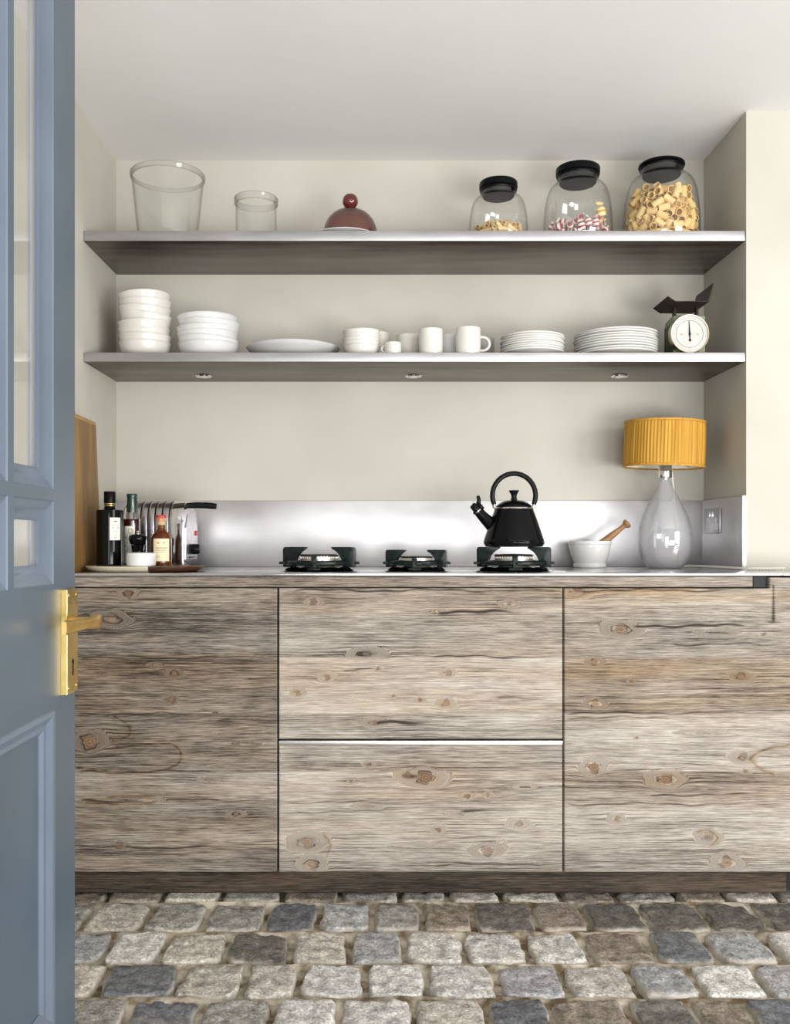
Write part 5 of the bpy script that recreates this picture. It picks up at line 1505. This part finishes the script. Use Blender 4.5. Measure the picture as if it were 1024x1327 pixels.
# pepper mill
d_ = 2.768
pm = thing('pepper_mill', 'small black pepper mill with a silver tip behind the white pot', 'pepper mill', (at_px(178.7, d_), d_, ZTR))
k = d_ / F
h_ = zz(690)
obj('mill_body', lath(smooth_prof([(0, 0), (0.0235, 0), (0.0245, 0.003), (0.0205, 0.022), (0.0175, 0.040), (0.0195, h_ - .040), (0.0205, h_ - .038)], 3) + [(0, h_ - .037)], 40), 'enamel', pm)
obj('mill_head', lath(smooth_prof([(0, h_ - .0368), (0.0185, h_ - .0365), (0.0235, h_ - .029), (0.0262, h_ - .020), (0.0250, h_ - .011), (0.0165, h_ - .006), (0.006, h_ - .005), (0, h_ - .005)], 3), 40), 'enamel', pm)
obj('nut', lath(smooth_prof([(0, h_ - .0052), (0.0045, h_ - .005), (0.004, h_ - .002), (0.0062, h_ + .001), (0.005, h_ + .0045), (0, h_ + .0055)], 2), 24), 'chrome', pm)

# white pot
d_ = 2.700
o = obj('ramekin', lath([(0, 0)] + [(0.0395, 0), (0.0415, 0.002), (0.0425, 0.006), (0.0428, 0.036), (0.0420, 0.0385), (0.0400, 0.0390), (0.0388, 0.0365), (0.0385, 0.006), (0, 0.005)], 48), 'white_china', sharp=40)
tag(o, 'low round white china pot in front of the bottles', 'pot').location = (at_px(183, d_), d_, ZTR)
# amber bottle
d_ = 2.775
ab = thing('spirit_bottle', 'small amber bottle with a cream label and red wax top', 'bottle', (at_px(209.3, d_), d_, ZTR))
k = d_ / F
obj('body', lath(smooth_prof([(0, 0), (0.0275, 0), (0.0298, 0.003), (0.0303, 0.010), (0.0303, zz(702)), (0.0285, zz(696)), (0.0225, zz(691)), (0.0145, zz(688)), (0.0112, zz(685)), (0.0108, zz(680)), (0, zz(680))], 3), 48), 'amber', ab)
obj('neck_ring', lath([(0, zz(680.5)), (0.0118, zz(680.5)), (0.0124, zz(678)), (0.0118, zz(675.5)), (0, zz(675.5))], 32), 'cork', ab)
obj('stopper', lath([(0, zz(675.3)), (0.0140, zz(675.3)), (0.0146, zz(674)), (0.0146, zz(670)), (0, zz(670))], 32), 'cork', ab)
rr = random.Random(4)
dr = [rr.uniform(0, .5) for _ in range(32)]
wax = bmesh.new()
lathe(wax, [(0.0150, zz(671.2)), (0.0153, zz(670)), (0.0150, zz(668.2)), (0.013, zz(667.6)), (0, zz(667.5))], 32)
for i in (20, 22, 23, 26, 28):
    a = 2 * PI * i / 32
    L_ = 0.003 + 0.008 * rr.random()
    tube(wax, [(0.0147 * math.cos(a), 0.0147 * math.sin(a), zz(670)), (0.0149 * math.cos(a), 0.0149 * math.sin(a), zz(671) - L_)], [0.0018, 0.0012], 8)
obj('wax_seal', wax, 'red', ab)
lb = obj('label', label_patch(0.050, zz(727), zz(698), 0.0306, -PI / 2 + R_(12)), 'paper_cream', ab)
bm = bmesh.new()
for (x_, y_, w_, hh) in ((-.009, 703.5, .005, .003), (.008, 703.5, .005, .003)):
    box(bm, x_ - w_ / 2, x_ + w_ / 2, -0.0010, -0.0005, zz(y_) - hh / 2, zz(y_) + hh / 2)
wrap(bm, 0.0306, -PI / 2 + R_(12)); obj('red_marks', bm, 'red', lb, smooth=False)
bm = bmesh.new()
rr = random.Random(9)
for (y_, w_, hh) in ((710, .034, .0017), (713, .028, .0012), (715.5, .022, .0008)):
    x_ = -w_ / 2
    while x_ < w_ / 2:
        ww = rr.uniform(.0012, .0034)
        box(bm, x_, x_ + ww, -0.0010, -0.0005, zz(y_) - hh / 2, zz(y_) + hh / 2); x_ += ww + .0009
wrap(bm, 0.0306, -PI / 2 + R_(12)); obj('print', bm, 'ink', lb, smooth=False)
bm = bmesh.new()
for x_ in (-.010, .009):
    q = lath([(0.0032, 0), (0.0042, 0), (0.0042, .0004), (0.0032, .0004), (0.0032, 0)], 20)
    xform(q, Matrix.Translation((x_, -0.0005, zz(721))) @ Matrix.Rotation(PI / 2, 4, 'X'))
    me = bpy.data.meshes.new('tmp'); q.to_mesh(me); q.free(); bm.from_mesh(me); bpy.data.meshes.remove(me)
wrap(bm, 0.0306, -PI / 2 + R_(12)); obj('seal_marks', bm, 'gold', lb, smooth=False)

# toaster
def toaster():
    x0, x1 = -0.800, -0.612
    yf, yb = 2.925, 3.150
    t = thing('toaster', 'polished steel toaster with ribbed curved side behind the bottles', 'toaster', (0, 0, ZT + 0.001))
    H = 0.216
    def prof(off, z0=0.012):
        pts = [(yf - off, z0), (yf - off, H - .075)]
        r1 = 0.072
        for i in range(1, 9):
            a = PI - (PI / 2) * i / 8
            pts.append((yf + r1 + (r1 + off) * math.cos(a), H - r1 + (r1 + off) * math.sin(a) - .0))
        for i in range(0, 9):
            a = PI / 2 - (PI / 2) * i / 8
            pts.append((yb - r1 + (r1 + off) * math.cos(a), H - r1 + (r1 + off) * math.sin(a)))
        pts += [(yb + off, H - .075), (yb + off, z0)]
        return pts
    bm = bmesh.new(); prism(bm, prof(0), 'x', x0 + .004, x1 - .004)
    obj('shell', bm, 'chrome_soft', t, sharp=30)
    for i in range(6):
        xx = x0 + 0.018 + i * 0.0225
        bm = bmesh.new(); prism(bm, prof(0.0042), 'x', xx - .0095, xx + .0095, bev=0.0018)
        obj('rib', bm, 'chrome_soft', t, sharp=40)
        bm = bmesh.new(); prism(bm, prof(0.0008), 'x', xx + .0099, xx + .0126)
        obj('groove', bm, 'black_plastic', t, sharp=30)
    # rounded end caps
    for (a, b) in ((x0 - .004, x0 + .0045), (x1 - .040, x1 + .0005)):
        bm = bmesh.new(); prism(bm, prof(0.0045), 'x', a, b, bev=0.002)
        obj('end_cap', bm, 'chrome', t, sharp=40)
    bm = bmesh.new()
    inner = [(yf + .022, .03), (yf + .022, H - .085), (yf + .05, H - .04), (yb - .05, H - .03), (yb - .018, H - .085), (yb - .018, .03)]
    prism(bm, inner, 'x', x1, x1 + .003)
    obj('end_panel', bm, 'chrome_soft', t, sharp=30)
    bm = bmesh.new()
    box(bm, x0 + .02, x1 - .02, yf + .02, yb - .02, 0.0, 0.013, bev=.002)
    obj('foot', bm, 'black_plastic', t)
    bm = bmesh.new()
    for yy in (yf + .07, yf + .125):
        box(bm, x0 + .02, x1 - .02, yy, yy + .028, H - .001, H + .0008)
    obj('bread_slot', bm, 'black_plastic', t, smooth=False)
    k_ = lath([(0, 0), (0.016, 0), (0.0175, .004), (0.0165, .020), (0.013, .026), (0, .027)], 28)
    xform(k_, Matrix.Translation((x1 + .003, 3.045, 0.063)) @ Matrix.Rotation(PI / 2, 4, 'Y'))
    obj('timer_knob', k_, 'black_plastic', t)
    bm = bmesh.new()
    box(bm, x1 + .003, x1 + .008, 3.045 - .05, 3.045 - .022, .060, .068, bev=.001)
    box(bm, x1 + .003, x1 + .006, 3.045 - .055, 3.045 + .04, .035, .039, bev=.001)
    obj('control_bars', bm, 'black_plastic', t)
    bm = bmesh.new(); box(bm, x1 + .003, x1 + .009, 3.100, 3.116, .108, .124, bev=.0015)
    obj('indicator', bm, 'red', t)
    bm = bmesh.new()
    tube(bm, [(x1 - .012, 2.985, .2035), (x1 + .03, 2.985, .205), (x1 + .058, 2.985, .2045), (x1 + .078, 2.985, .2030), (x1 + .094, 2.985, .2015)], [.0085, .0100, .0100, .0102, .0088], 14, flatten=.8)
    obj('lever', bm, 'black_plastic', t)
toaster()
